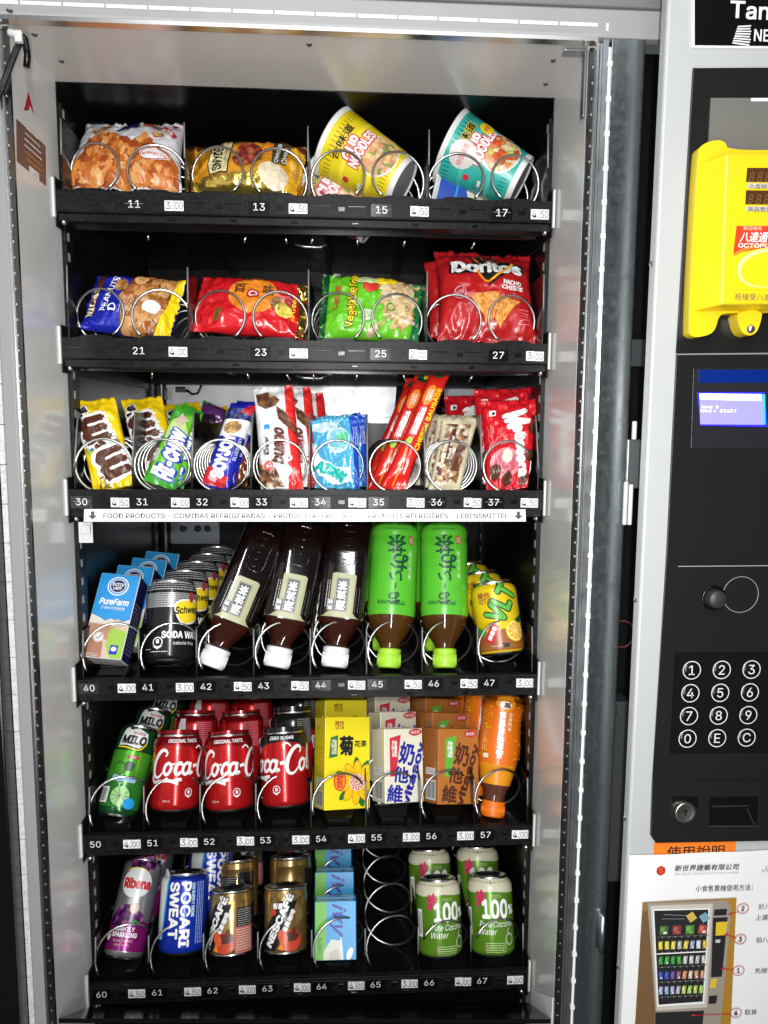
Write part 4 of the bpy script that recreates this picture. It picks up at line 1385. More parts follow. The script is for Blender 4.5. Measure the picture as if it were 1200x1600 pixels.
def noodle_cup(label, ax_, spin, paint, items, group='noodle cups'):
    B, A, L = ax_
    t = thing('noodle_cup', label, 'cup noodles', pose(B, A, spin), group)
    prof = [(.0335, .0075), (.0345, .012), (.0455, L - .006)]
    obj('sleeve', G().lathe(prof, paint, 56), t)
    g = G().lathe([(.0305, .0022), (.0315, 0), (.0330, 0), (.0338, .003), (.0336, .0076)], M('white paper cup', (.74, .74, .72), .45), 56)
    obj('base', g, t)
    g = G().lathe([(.0002, .0020), (.0308, .0021)], M('cup base grey', (.34, .34, .34), .5), 40)
    obj('base_disc', g, t)
    g = G().lathe([(.0455, L - .0062), (.0462, L - .004), (.0482, L - .003), (.0488, L - .0015), (.0482, L), (.0455, L), (.0002, L)], M('white paper cup'), 56)
    obj('rim_lid', g, t)
    printed('printed_label', Round(prof, .040), items, t)
    return t
SOUP = PIC('printed noodle soup', [(.75, .5, .22), (.8, .6, .35), (.7, .3, .15), (.78, .55, .2), (.25, .3, .08), (.8, .42, .22)], 150, dark=.75)
SOUPR = PIC('printed red soup', [(.6, .08, .02), (.75, .5, .2), (.7, .2, .05), (.55, .55, .12), (.8, .65, .4), (.62, .1, .03)], 150, dark=.7)
CROSS = ink('cup crimson', .62, .03, .06)
def cup_print(main, accent, soup, soupx, chin):
    it = []
    for i in range(40):
        a = -100 + i * 5.2
        it += RECT(a, 90 if i % 2 else 90, 1.8, 9, accent)
        it += RECT(a, 17, 1.8, 9, accent)
    it = flat(it)
    it += RECT(0, 70, 210, 5, M('cup band %.2f' % main[0], tuple(min(1, c * 1.12 + .03) for c in main), .3)) + RECT(0, 34, 210, 5, M('cup band %.2f' % main[0]))
    it += ELL(soupx + 3, 35, 30, 24, WHITE) + ELL(soupx + 3, 35, 28.3, 22.4, soup)
    it += T('CUP', soupx - 9, 68.5, WHITE, w=27, h=13, bold=.05, out=CROSS, outb=.07)
    it += T('NOODLES', soupx - 2, 58, WHITE, w=50, h=12, bold=.04, out=CROSS, outb=.07)
    it += T(chin, soupx - 8, 83, BLACK, w=42, h=10, bold=.03, out=YEL, outb=.05)
    it += LINES(-48, 50, 16, 5, 3, BLACK, seed=8) + ELL(-40, 62, 4, 4, CROSS) + RECT(-42, 44, 9, 4, WHITE)
    return it
CY, CT = ((0.1333, 0.066, 0.4015), (-0.8345, 0.2064, 0.5109), 0.1069), ((0.2848, 0.066, 0.4076), (-0.8581, 0.1923, 0.476), 0.1041)
noodle_cup('yellow noodle cup tipped over on its side, rim up to the left', CY, -4, ink('cup yellow', .78, .62, .02, .3), cup_print((.78, .62, .02), ink('cup mark olive', .45, .33, .01), SOUP, 6, '合味道'))
tl = noodle_cup('teal noodle cup tipped over on its side in the top right slot', CT, 2, ink('cup teal', .04, .40, .34, .3), cup_print((.04, .40, .34), ink('cup mark green', .01, .2, .16), SOUPR, 6, '合味道')
    + ELL(-18, 76, 16, 17, ink('lid tape clear', .62, .58, .54)) + T('特價優惠', -18, 76, CROSS, w=24, h=8) + ELL(26, 66, 10, 9, YEL) + T('SPICY', 26, 66, CROSS, w=14, h=5, bold=.03))
B2, A2, L2 = ((0.0759, 0.095, 0.376), (-0.8554, 0.0899, 0.5101), 0.061)
noodle_cup('dark red noodle cup lying behind and below the yellow cup', (tuple(Vector(B2) + Vector((.022, .02, -.006))), A2, .1), 0, ink('cup wine', .22, .02, .02, .3), cup_print((.22, .02, .02), GOLD, SOUP, 4, '合味道'))
B2, A2, L2 = ((0.2476, 0.095, 0.3914), (-0.9745, 0.0389, 0.2208), 0.0631)
noodle_cup('royal blue noodle cup lying behind and below the teal cup', (tuple(Vector(B2) + Vector((.026, .02, -.006))), A2, .1), 0, ink('cup blue', .02, .08, .45, .3), RECT(0, 50, 180, 5, SKY) + RECT(0, 70, 180, 3, SKY) + RECT(0, 20, 180, 3, SKY) + ELL(5, 40, 18, 18, CRM))

# ---------------- second tray
t = thing('snack_bag', 'blue and brown peanut bag lying on its side, yellow right edge', 'snack bag', (-0.2095, 0.03, 0.2009))
S = bag(t, ((-0.2598, 0.08, 0.2835), (-0.1462, 0.08, 0.2775), (-0.1611, 0.036, 0.196), (-0.2684, 0.036, 0.2109)), .038, .112, .072, F_('cobalt', (.012, .02, .36)), seal='lr', wr=.0014, seed=3, sw=.06, full=.55)
NUT = PIC('printed peanuts', [(.45, .19, .05), (.6, .32, .12), (.3, .1, .025), (.52, .25, .08), (.66, .4, .18)], 95, dark=.4, stretch=(1, 1, .75))
NUTS = [ink('nut a', .40, .15, .035), ink('nut b', .50, .23, .07), ink('nut c', .30, .095, .02), ink('nut d', .58, .31, .12)]
_np = [(-2, 36), (48, 36), (44, 0), (36, -36), (-6, -36), (-10, -10)]
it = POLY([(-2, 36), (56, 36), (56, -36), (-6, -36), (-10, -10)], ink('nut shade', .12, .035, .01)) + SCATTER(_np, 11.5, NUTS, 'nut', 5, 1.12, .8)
it += POLY([(47, 36), (56, 36), (56, -36), (36, -36), (44, 0)], YEL) + POLY([(-50, 34), (-38, 36), (-42, -20), (-52, -22)], BRN)
it += T('PEANUTS', -27, 4, WHITE, w=44, h=8, rot=80, bold=.025) + T('NICKS', -46, -6, CRM, w=34, h=8, rot=84, bold=.03) + ELL(-14, 14, 8, 9, PIC('printed peanuts')) + T('D', -18, -15, WHITE, h=9, rot=80) + ELL(27, -8, 11, 7, M('crumpled white label', (.8, .8, .78), .15, coat=.5), 10)
it += LINES(-8, -10, 20, 5, 3.4, WHITE, rot=80, seed=2)
printed('printed_picture', S, it, t)
t = thing('snack_bag', 'red snack bag with an orange disc and gold foil ends in the second tray', 'snack bag', (-0.0606, 0.03, 0.2014))
S = bag(t, ((-0.1257, 0.085, 0.2861), (0.0096, 0.085, 0.2763), (0.0082, 0.036, 0.2022), (-0.1348, 0.036, 0.2112)), .036, .135, .078, F_('scarlet', (.6, .012, .018)), seal='lr', wr=.0015, seed=4, sw=.06, full=.5)
GF = M('film bright gold', (.72, .58, .16), .16, .95)
it = POLY([(54, 39), (67.5, 39), (67.5, -39), (56, -39), (58, 0)], GF)
it += ELL(2, 6, 30, 27, ink('disc orange', .75, .24, .02), 0) + RING(2, 6, 26, 22, .6, ORG) + RING(3, 4, 20, 17, .5, ORG)
it += T('百', -15, 14, BRN, w=14, h=14, bold=.03) + T('味', 20, 12, BRN, w=12, h=15, bold=.03) + ELL(2, 4, 7.5, 7, ink('crimson'), 0) + RING(2, 4, 4.2, 3.8, 1.4, WHITE) + STROKE([(-14, 28), (-4, 31), (6, 29), (16, 31)], 1.6, BRN)
it += ELL(34, -4, 11, 10, PIC('printed peanuts')) + ELL(40, -12, 10, 9, ink('leaf gold', .6, .5, .08)) + ELL(48, 2, 8, 8, ink('berry red', .35, .02, .03)) + T('Four Seas', 51, -4, YEL, w=34, h=4, rot=88, bold=.02) + ELL(-36, -24, 4, 8, GOLD, -15) + T('低鹽', -36, -24, BRN, w=3.5, h=8, rot=-10)
printed('printed_picture', S, it, t)
t = thing('snack_bag', 'bright green vegetable snack bag with yellow lettering turned sideways', 'snack bag', (0.0911, 0.03, 0.2034))
S = bag(t, ((0.0307, 0.08, 0.2904), (0.1586, 0.08, 0.2788), (0.1508, 0.036, 0.1985), (0.0259, 0.036, 0.2048)), .036, .128, .082, F_('leaf green', (.13, .5, .02)), seal='lr', wr=.0013, seed=5, sw=.055, full=.5)
FRY = PIC('printed fries', [(.68, .5, .26), (.75, .6, .38), (.55, .36, .16), (.7, .52, .3), (.28, .42, .08)], 120, dark=.6, stretch=(1, 1, .4))
FRS = [ink('fry a', .70, .54, .30), ink('fry b', .76, .63, .42), ink('fry c', .58, .40, .19), ink('fry d', .66, .46, .22)]
_fp = [(14, 26), (30, 38), (54, 38), (54, -20), (40, -32), (22, -18), (10, 4)]
it = POLY([(-64, 41), (-55, 41), (-57, -41), (-64, -41)], DGR) + POLY([(54, 41), (64, 41), (64, -41), (52, -41), (56, 0)], ink('seal green', .01, .16, .05))
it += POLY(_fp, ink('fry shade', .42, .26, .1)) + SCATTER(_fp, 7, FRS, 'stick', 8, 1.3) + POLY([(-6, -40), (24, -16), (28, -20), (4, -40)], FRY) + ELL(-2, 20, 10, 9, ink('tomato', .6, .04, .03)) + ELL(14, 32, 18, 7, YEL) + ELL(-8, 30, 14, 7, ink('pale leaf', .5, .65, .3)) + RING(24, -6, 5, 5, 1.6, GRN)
it += T('Vegetable Fries', -24, 3, YEL, w=74, h=13, rot=87, bold=.02, out=BLACK, outb=.04) + T('Calbee', -44, 4, ink('crimson'), w=30, h=8, rot=86, bold=.01)
it += RECT(-3, -20, 14, 12, ink('pale panel', .5, .6, .4), -2) + LINES(-3, -17, 11, 3, 3, DGR, seed=6) + RECT(-46, 36, 8, 7, ink('pale panel')) + T('蔬菜條', 52, -20, WHITE, w=20, h=5, rot=-4)
printed('printed_picture', S, it, t)
t = thing('snack_bag', 'tall red tortilla chip bag with black and white name standing at the right', 'snack bag', (0.2374, 0.03, 0.203))
S = bag(t, ((0.1773, 0.1, 0.3286), (0.3078, 0.1, 0.3229), (0.3058, 0.036, 0.2014), (0.1753, 0.036, 0.2021)), .045, .128, .118, F_('chip red', (.42, .012, .014), .27), wr=.0012, seed=6, sw=.06, full=.55, pinch=.035)
TOR = PIC('printed tortilla chip', [(.68, .28, .04), (.74, .36, .08), (.6, .2, .03), (.7, .3, .06)], 260, dark=.75)
it = STROKE([(-22, 51), (44, 31), (2, 3), (-22, 51)], 8, BLACK, sub=1) + POLY([(-22, 51), (44, 31), (2, 3)], BLACK)
it += STROKE([(-20, 48), (18, 36)], 2.2, ORG, sub=2, taper=True) + STROKE([(-20, 48), (-8, 28)], 2.0, ORG, sub=2, taper=True)
it += POLY([(-50, 30), (50, 34), (52, 22), (40, 18), (-44, 15), (-52, 18)], BLACK)
it += T('Doritos', 0, 26, WHITE, w=92, h=16, bold=.045)
it += STROKE([(36, 34), (24, 22), (2, 5)], 3.0, ORG, sub=3) + STROKE([(36, 33), (20, 19), (4, 7)], 1.3, YEL, sub=3) + STROKE([(-14, 20), (-4, 4), (4, 6)], 3.0, ORG, sub=3)
it += T('NACHO', 32, 4, WHITE, w=24, h=5.5, bold=.03, rot=-2) + T('CHEESE', 32, -3, WHITE, w=28, h=5.5, bold=.03, rot=-2)
it += POLY([(-26, -14), (-4, -10), (14, -9), (8, -36), (-2, -42)], TOR) + POLY([(14, -14), (42, -18), (26, -30), (14, -46), (8, -38)], TOR)
it += RING(-38, -10, 7, 7, 1.4, ink('pale rose'), 20) + T('NEW', -38, -10, ink('pale rose'), w=10, h=5, rot=15, bold=.03) + LINES(46, -28, 10, 5, 3.4, ink('pale rose'), seed=4)
printed('printed_picture', S, it, t)
t = thing('snack_bag', 'second red chip bag hidden behind the tall tortilla bag, left edge showing', 'snack bag', (0.1895, 0.1, 0.2128))
bag(t, ((0.167, 0.13, 0.3199), (0.2903, 0.13, 0.3206), (0.2862, 0.1, 0.2159), (0.1738, 0.1, 0.2143)), .02, .128, .118, F_('chip red'), wr=.0015, seed=16, N=22)

# ---------------- third tray
def outl(s, x, y, w, h, rot, mat, o, **k):
    return T(s, x, y, mat, w=w, h=h, rot=rot, out=o, **k)
CHOC = ink('chocolate', .085, .025, .012)
t = thing('sweet_bag', 'yellow candy bag with brown white-edged letters, first in the leftmost slot', 'candy bag', (-0.2378, 0.03, 0.0129), group='yellow candy bags')
MMC = ((-0.2898, 0.058, 0.1237), (-0.2359, 0.058, 0.1283), (-0.2033, 0.018, 0.0204), (-0.2538, 0.018, 0.0099))
S = bag(t, MMC, .020, .052, .112, F_('yellow', (.80, .55, .006)), wr=.001, seed=7, sw=.05, full=.6, pinch=.01)
DOTS = PIC('printed candy dots', [(.7, .5, .02), (.1, .4, .05), (.5, .04, .02), (.06, .1, .4), (.75, .3, .03), (.3, .5, .1)], 190, dark=.7)
it = POLY([(-24, 2), (0, 8), (16, 10), (25, -10), (24, -36), (8, -40), (-10, -20), (-22, -12)], DOTS)
it += T('m', -5, 15, CHOC, w=28, h=27, rot=100, bold=.06, out=WHITE, outb=.07) + T('&', -2, -6, CHOC, w=11, h=13, rot=104, bold=.05, out=WHITE, outb=.07) + T('m', 7, -27, CHOC, w=28, h=27, rot=104, bold=.06, out=WHITE, outb=.07) + T("'s", -15, 37, BLACK, w=10, h=11, rot=98, bold=.05, out=WHITE, outb=.07)
it += T('PEANUT', -8, -50, CHOC, w=20, h=5, rot=100) + RING(-9, -49, 5, 9, .8, CHOC, 10)
printed('printed_picture', S, it, t)
m1 = dup(t, moved(t, Vector((.048, .045, .004))), 'second yellow candy bag, just behind the first and to its right')
m2 = dup(t, moved(t, Vector((.080, .14, .0))), 'third yellow candy bag, farther back above the tray divider')
m3 = dup(t, moved(t, Vector((.110, .21, -.004))), 'rearmost yellow candy bag, small and dim behind the divider')

t = thing('candy_bar', 'green chewy candy stick leaning right with white blue-edged letters', 'candy bar', (-0.1757, 0.03, 0.013), group='green candy sticks')
S = bag(t, ((-0.1589, 0.06, 0.1209), (-0.1346, 0.06, 0.1079), (-0.1539, 0.018, 0.0117), (-0.1929, 0.018, 0.026)), .016, .036, .112, F_('apple green', (.12, .46, .02)), wr=.0005, seed=8, sw=.03, full=.4, N=26)
it = ELL(2, 10, 16, 30, ink('pale apple', .45, .62, .2), 10) + POLY([(-18, -56), (18, -56), (18, -42), (-18, -34)], ink('mid green', .04, .3, .02)) + POLY([(-18, 30), (18, 56), (-18, 56)], ink('mid green'))
it += T('HI-CHEW', 3, -12, WHITE, w=68, h=17, rot=88, bold=.06, out=BLU, outb=.09, shear=.1) + T('Chewy', -3, 37, ink('crimson'), w=17, h=6, rot=68, bold=.02, out=WHITE) + T('Candy', 4, 34, ink('crimson'), w=17, h=6, rot=68, bold=.02, out=WHITE)
it += RECT(-9, -40, 7, 10, WHITE, -2) + T('H', -9, -40, BLU, h=5) + T('青蘋果', -13, -20, WHITE, w=5, h=18)
printed('printed_picture', S, it, t)
dup(t, moved(t, Vector((.007, .014, .002))), 'second green candy stick, close behind the first')
t = thing('candy_bar', 'purple grape candy stick at the back of the second slot, top edge showing', 'candy bar', (-0.134, 0.17, 0.117))
S = bag(t, ((-0.1501, 0.2, 0.1307), (-0.1166, 0.2, 0.1179), (-0.1184, 0.185, 0.097), (-0.1572, 0.185, 0.1023)), .014, .036, .07, F_('grape', (.12, .03, .16)), wr=.0007, seed=18, N=18)
printed('printed_picture', S, POLY([(-18, 20), (0, 35), (-18, 35)], GRN) + T('Candy', 6, 28, PINK, w=16, h=6, rot=60), t)

t = thing('snack_bar', 'navy and white soy bar leaning right with white upright letters', 'snack bar', (-0.1036, 0.03, 0.0132), group='navy soy bars')
S = bag(t, ((-0.0892, 0.06, 0.1231), (-0.0563, 0.06, 0.1217), (-0.0881, 0.018, 0.0118), (-0.1221, 0.018, 0.019)), .016, .036, .118, F_('soy navy', (.012, .02, .36)), wr=.0005, seed=9, sw=.04, full=.4, N=26)
it = POLY([(-18, 10), (18, 10), (18, 34), (-18, 34)], WHITE) + ELL(-2, 22, 12, 9, PIC('printed biscuit', [(.5, .28, .08), (.62, .4, .16), (.4, .2, .05)], 260), 10)
it += POLY([(-18, 34), (18, 34), (18, 50), (-18, 50)], PIC('printed blueberries', [(.02, .03, .2), (.05, .08, .35), (.015, .02, .1)], 170, dark=.3)) + POLY([(2, 44), (18, 40), (18, 56), (8, 56)], ink('crimson')) + POLY([(-18, -56), (12, -56), (14, -44), (-14, -32), (-18, -36)], ink('crimson'))
it += T('SOYJOY', -2, -17, WHITE, w=56, h=15, rot=90, bold=.06) + T('低升糖', -6, -47, WHITE, w=12, h=6, rot=-20) + T('BLUEBERRY', 13, -6, WHITE, w=30, h=4, rot=90)
printed('printed_picture', S, it, t)
t2 = dup(t, moved(t, Vector((.004, .03, .004))), 'second navy soy bar, top corner showing behind the first')
t = thing('snack_bar', 'copper wrapped bar standing behind the navy soy bar, lower right of it', 'snack bar', (-0.0752, 0.06, 0.0149))
S = bag(t, ((-0.0773, 0.07, 0.0734), (-0.0623, 0.07, 0.0735), (-0.0696, 0.055, 0.0137), (-0.0862, 0.055, 0.0153)), .012, .03, .065, M('film copper', (.45, .16, .07), .2, .8), wr=.001, seed=19, N=20)

t = thing('chocolate_bar', 'white and red wafer chocolate bag with brown script, front of its slot', 'chocolate bar', (-0.0267, 0.03, 0.015), group='white and red wafer bars')
S = bag(t, ((-0.0604, 0.062, 0.1423), (-0.0099, 0.062, 0.1469), (0.0057, 0.018, 0.0153), (-0.0473, 0.018, 0.0151)), .020, .055, .132, F_('white'), wr=.0008, seed=10, sw=.05, full=.5, pinch=.01)
WAF = PIC('printed wafer', [(.14, .05, .025), (.6, .45, .28), (.2, .075, .035), (.3, .12, .05)], 120, stretch=(1, 1, 1))
it = POLY([(16, 66), (28, 66), (28, -66), (8, -66), (10, -52), (17, -44), (10, -34), (16, -24), (15, 20)], ink('wafer red', .68, .02, .02))
it += POLY([(-25, 56), (-8, 58), (8, 46), (2, 38), (-12, 34), (-22, 40)], WAF) + POLY([(2, 38), (14, 30), (27, 8), (27, -2), (12, 12), (4, 20)], WAF) + POLY([(-27, -36), (-6, -40), (4, -64), (-27, -64)], WAF)
it += T('bueno', 0, -14, BRN, w=44, h=15, rot=84, bold=.05, shear=.25) + T('Kinder', -15, -14, BLACK, w=22, h=6, rot=86, bold=.03) + RECT(-12, 10, 8, 6, SKY, 4) + T('健達繽紛樂', 8, -14, ink('crimson'), w=4.5, h=24) + ELL(-14, -38, 6, 6, ink('wafer red')) + T('x2', -14, -38, WHITE, w=8, h=5, rot=20, bold=.02) + T('P', 12, -32, WHITE, h=10, shear=.3, bold=.04) + T('2.2', 16, -58, WHITE, w=8, h=4, rot=20)
printed('printed_picture', S, it, t)
dup(t, moved(t, Vector((.022, .034, .000))), 'second wafer chocolate bag, red edge showing to the right of the first')
dup(t, moved(t, Vector((.038, .068, -.006))), 'third wafer chocolate bag, silver edge showing behind the second')

t = thing('gum_pack', 'glossy light blue gum pouch with green letters, front of its slot', 'gum pack', (0.0509, 0.03, 0.0143), group='blue gum pouches')
S = bag(t, ((0.0146, 0.045, 0.1023), (0.0756, 0.045, 0.1077), (0.077, 0.02, 0.0152), (0.0202, 0.02, 0.0159)), .010, .066, .094, F_('ice blue', (.07, .36, .58), .14), wr=.0016, seed=11, sw=.05, full=.4, freq=40)
it = POLY([(20, 47), (33, 47), (33, -47), (26, -47), (26, 0)], ink('deep blue', .01, .05, .4)) + POLY([(-33, 40), (10, 44), (0, 30), (-20, 26), (-33, 30)], ink('ice white', .55, .72, .8))
it += ELL(4, 16, 17, 17, ink('ice white'), 0) + ELL(4, 16, 14.5, 14.5, ink('mint blue', .2, .5, .62)) + ELL(10, 20, 9, 6, ink('mint leaf', .1, .55, .25), 20)
it += POLY([(-33, 16), (-24, -6), (0, -20), (22, -20), (20, -38), (-6, -42), (-26, -30), (-33, -16)], WHITE)
it += T('AIRW', -8, -25, ink('teal', .01, .4, .36), w=46, h=12, rot=-24, bold=.07, shear=.2) + T('SUPER MENTHOL', 4, 3, WHITE, w=26, h=3, rot=12) + LINES(26, 20, 24, 3, 2.4, WHITE, rot=90)
printed('printed_picture', S, it, t)
dup(t, moved(t, Vector((.010, .022, .0015))), 'second blue gum pouch, deep blue right edge showing behind the first')
dup(t, moved(t, Vector((.004, .05, .0045))), 'third blue gum pouch, top edge showing at the back')

t = thing('sausage_stick', 'bright red wrapped sausage stick leaning right, first of three', 'sausage stick', (0.1185, 0.03, 0.0137), group='red sausage sticks')
S = bag(t, ((0.1723, 0.055, 0.1731), (0.1984, 0.055, 0.1717), (0.134, 0.018, 0.0123), (0.103, 0.018, 0.0155)), .022, .026, .17, F_('stick red', (.62, .018, .012), .2), wr=.0006, seed=12, sw=.07, full=.25, N=30)
it = ELL(-2, 42, 7, 14, ORG, 0) + T('香腸', -2, 42, WHITE, w=7, h=16) + T('CHEESE SAUSAGE', 7.5, 10, YEL, w=84, h=5, rot=90, bold=.03) + T('火腿腸', -3, 6, WHITE, w=8, h=36, bold=.03) + ELL(0, 74, 8, 8, DGR) + ELL(3, 76, 3, 5, YEL) + STROKE([(-2, -80), (-3, -30)], 2, ORG) + ELL(-4, -22, 3, 6, LIME)
printed('printed_picture', S, it, t)
a1 = dup(t, moved(t, Vector((-.017, .035, -.004))), 'second red sausage stick, behind and to the left of the first')
a2 = dup(t, moved(t, Vector((-.026, .075, -.010))), 'third red sausage stick, darkest and farthest left')

t = thing('snack_bar', 'cream wrapped nut bar with a clear nutty window, leaning right', 'snack bar', (0.1866, 0.03, 0.0121), group='cream nut bars')
S = bag(t, ((0.1868, 0.055, 0.1079), (0.2344, 0.055, 0.1066), (0.2048, 0.018, 0.0099), (0.1644, 0.018, 0.0131)), .016, .044, .098, F_('cream', (.6, .53, .36)), wr=.0008, seed=13, sw=.05, full=.45, N=28)
NB = PIC('printed nut bar', [(.3, .13, .06), (.62, .5, .34), (.16, .05, .035), (.5, .3, .14), (.7, .62, .5)], 170, dark=.5)
it = POLY([(-17, 38), (15, 38), (14, -38), (-18, -38)], NB) + POLY([(-8, 30), (-2, 32), (-3, -14), (-10, -16)], BRN) + T('Nut Bar', -5, 6, WHITE, w=30, h=4, rot=88, bold=.02) + RECT(-12, -2, 4, 38, CRM) + T('Be-Kind', -12, -2, BRN, w=30, h=3, rot=90) + POLY([(2, 4), (10, 4), (8, -24), (0, -24)], BRN)
printed('printed_picture', S, it, t)
dup(t, moved(t, Vector((-.004, .020, .003))), 'second cream nut bar, top seal showing just behind the first')
dup(t, moved(t, Vector((-.012, .045, .004))), 'third cream nut bar, farther back and darker')

t = thing('sweet_bag', 'red chocolate ball bag with white script running down, front of the rightmost slot', 'candy bag', (0.2687, 0.03, 0.014), group='red chocolate ball bags')
S = bag(t, ((0.2386, 0.062, 0.1285), (0.3184, 0.062, 0.1318), (0.2926, 0.018, 0.0175), (0.2395, 0.018, 0.0133)), .022, .072, .112, F_('malt red', (.6, .012, .02), .2), wr=.0014, seed=14, sw=.055, full=.55, pinch=.015)
it = ELL(-6, -26, 24, 18, ink('malt pink', .62, .22, .25), 0) + ELL(-6, -26, 18, 13, ink('malt rose', .5, .1, .14)) + ELL(-4, -18, 8, 8, CRM) + ELL(-2, -44, 9, 8, CHOC) + ELL(-22, -36, 9, 9, CHOC) + ELL(31, 16, 8, 8, CHOC) + ELL(30, -18, 7, 7, CHOC) + ELL(26, -46, 7, 7, CHOC)
it += T('M', 6, 28, WHITE, w=22, h=27, rot=-66, bold=.06, shear=.25) + T('altesers', 16, -11, WHITE, w=62, h=14, rot=-76, bold=.05, shear=.2) + LINES(-26, 0, 40, 2, 3, ink('pale rose'), rot=-86) + RECT(-25, 36, 8, 7, WHITE) + ELL(-24, 36, 2.4, 2.4, BLACK)
printed('printed_picture', S, it, t)
dup(t, moved(t, Vector((-.005, .030, .016))), 'second red chocolate ball bag, standing taller right behind the first')
dup(t, moved(t, Vector((-.036, .10, .010))), 'third red chocolate ball bag, dim, behind the nut bars')

# ---------------- fourth tray: carton, soda, tea bottles
ax40 = ((-0.2538, 0.035, -0.2126), (0.1109, 0.5119, 0.8519), 0.1141)
BEIGE = ink('milk beige', .6, .45, .34)
fr_ = POLY([(-26, -6), (26, -14), (26, 60), (-26, 60)], ink('dairy blue', .02, .27, .62)) + POLY([(-26, -58), (26, -58), (26, -12), (10, -4), (-8, -12), (-26, -4)], BEIGE)
fr_ += POLY([(-26, -58), (0, -58), (-2, -36), (-12, -30), (-26, -34)], ink('milk brown', .36, .17, .1)) + POLY([(-26, -8), (8, -16), (8, -34), (-26, -28)], ink('milk cocoa', .45, .24, .15)) + POLY([(4, -16), (26, -20), (26, -58), (12, -58), (2, -40)], ink('grass', .3, .5, .06)) + POLY([(-26, 0), (-14, -4), (-6, -8), (2, -4), (10, -10), (26, -4), (26, -14), (-26, -12)], ink('milk splash', .7, .62, .55))
fr_ += ELL(0, 40, 14, 13, WHITE) + ELL(0, 40, 12.5, 11.5, ink('dairy blue')) + ELL(0, 40, 10.5, 9.5, WHITE) + ELL(0, 40, 9.5, 8.5, NAVY) + T('DUTCH', 0, 42.3, WHITE, w=15, h=4, bold=.03) + T('LADY', 0, 37.2, WHITE, w=11, h=4, bold=.03)
fr_ += T('PureFarm', 0, 18, WHITE, w=38, h=8, bold=.03, shear=.2) + T('子母®天然純牧', 0, 9.5, WHITE, w=32, h=4.5) + RING(-9, -30, 6, 6, 1, WHITE) + ELL(-9, -30, 5, 5, WHITE) + STROKE([(-12, -30), (-9.5, -32.5), (-5, -26)], 1.3, NAVY, sub=1) + RECT(14, -45, 10, 12, BLU) + ELL(14, -44, 3.5, 3, WHITE) + LINES(-14, -52, 20, 2, 2.4, WHITE)
t = carton('blue dairy drink carton with oval emblem, front of its slot', 'milk carton', ax40, .0525, .040, ink('carton white', .72, .72, .70), {'front': (ink('dairy blue'), fr_), 'right': (NAVY, LINES(0, 20, 30, 14, 5, WHITE, seed=3)), 'left': (ink('dairy blue'), LINES(0, 30, 30, 8, 5, WHITE)), 'bottom': (ink('carton base', .5, .47, .45), LINES(-6, 4, 28, 2, 4, GRY) + T('1', 20, -12, RED, h=5)), 'top': (ink('dairy blue'), [])}, spin=-4, group='blue dairy drink cartons')  # navy right face carries that side's shade in its colour
row_of(t, ['second blue dairy carton, directly behind the front one', 'third blue dairy carton from the front', 'rearmost blue dairy carton, smallest'], (.0045, .058, 0))

ax41 = ((-0.1741, 0.045, -0.2185), (-0.0101, 0.3583, 0.9335), 0.1076)
SODB = CP('can black', (.014, .014, .015), .25, .22)
SG = ink('can silver print', .5, .5, .5, .3, .5)
it = RECT(0, 80, 210, 19, SG)
for i in range(5):
    it += LINES(-4 + i, 107 - i * 3.2, 96, 1, 1, ink('can pale print', .42, .42, .42), th=1.3, seed=20 + i)
for i in range(6):
    it += LINES(0, 88 - i * 3, 92, 1, 1, BLACK, th=1.0, seed=40 + i)
def shield(x, y):
    r = POLY(soft([(x - 17, y + 6), (x - 10, y + 14), (x + 6, y + 16), (x + 24, y + 16), (x + 24, y - 12), (x, y - 20), (x - 10, y - 14)], 2), WHITE)
    r += POLY(soft([(x - 15, y + 5), (x - 9, y + 12), (x + 6, y + 14), (x + 24, y + 14), (x + 24, y - 10), (x, y - 18), (x - 8, y - 13)], 2), ink('soda yellow', .8, .6, .02))
    return r
it += shield(26, 66) + shield(-62, 74) + T('Schweppes', 37, 67, BLACK, w=50, h=11, rot=6, bold=.03, shear=.25) + T('SODA WATER', 28, 34.5, WHITE, w=62, h=8.5, bold=.035) + T('WATER', -46, 33, WHITE, w=30, h=8, bold=.03) + T('calorie free', 26, 24, WHITE, w=30, h=4.4)
it += RING(-8, 25, 6, 6, 1.3, WHITE) + RECT(-8, 26, 4, 5, WHITE) + POLY([(-15, 20), (-8, 16), (-1, 20), (-8, 18.5)], WHITE) + LINES(-22, 16, 12, 1, 2, WHITE) + ELL(34, 84, 4, 7, ink('wax red', .35, .03, .03)) + LINES(-6, 13, 22, 1, 2, WHITE, th=.8)
t = can('black and silver soda water can with yellow shield, front of its slot', 'drink can', ax41, .0325, SODB, it, 'black soda cans')
row_of(t, ['second black soda can, behind the front one', 'third black soda can from the front', 'fourth black soda can, dim at the back', 'rearmost black soda can under the white strip'], (.0035, .07, 0))

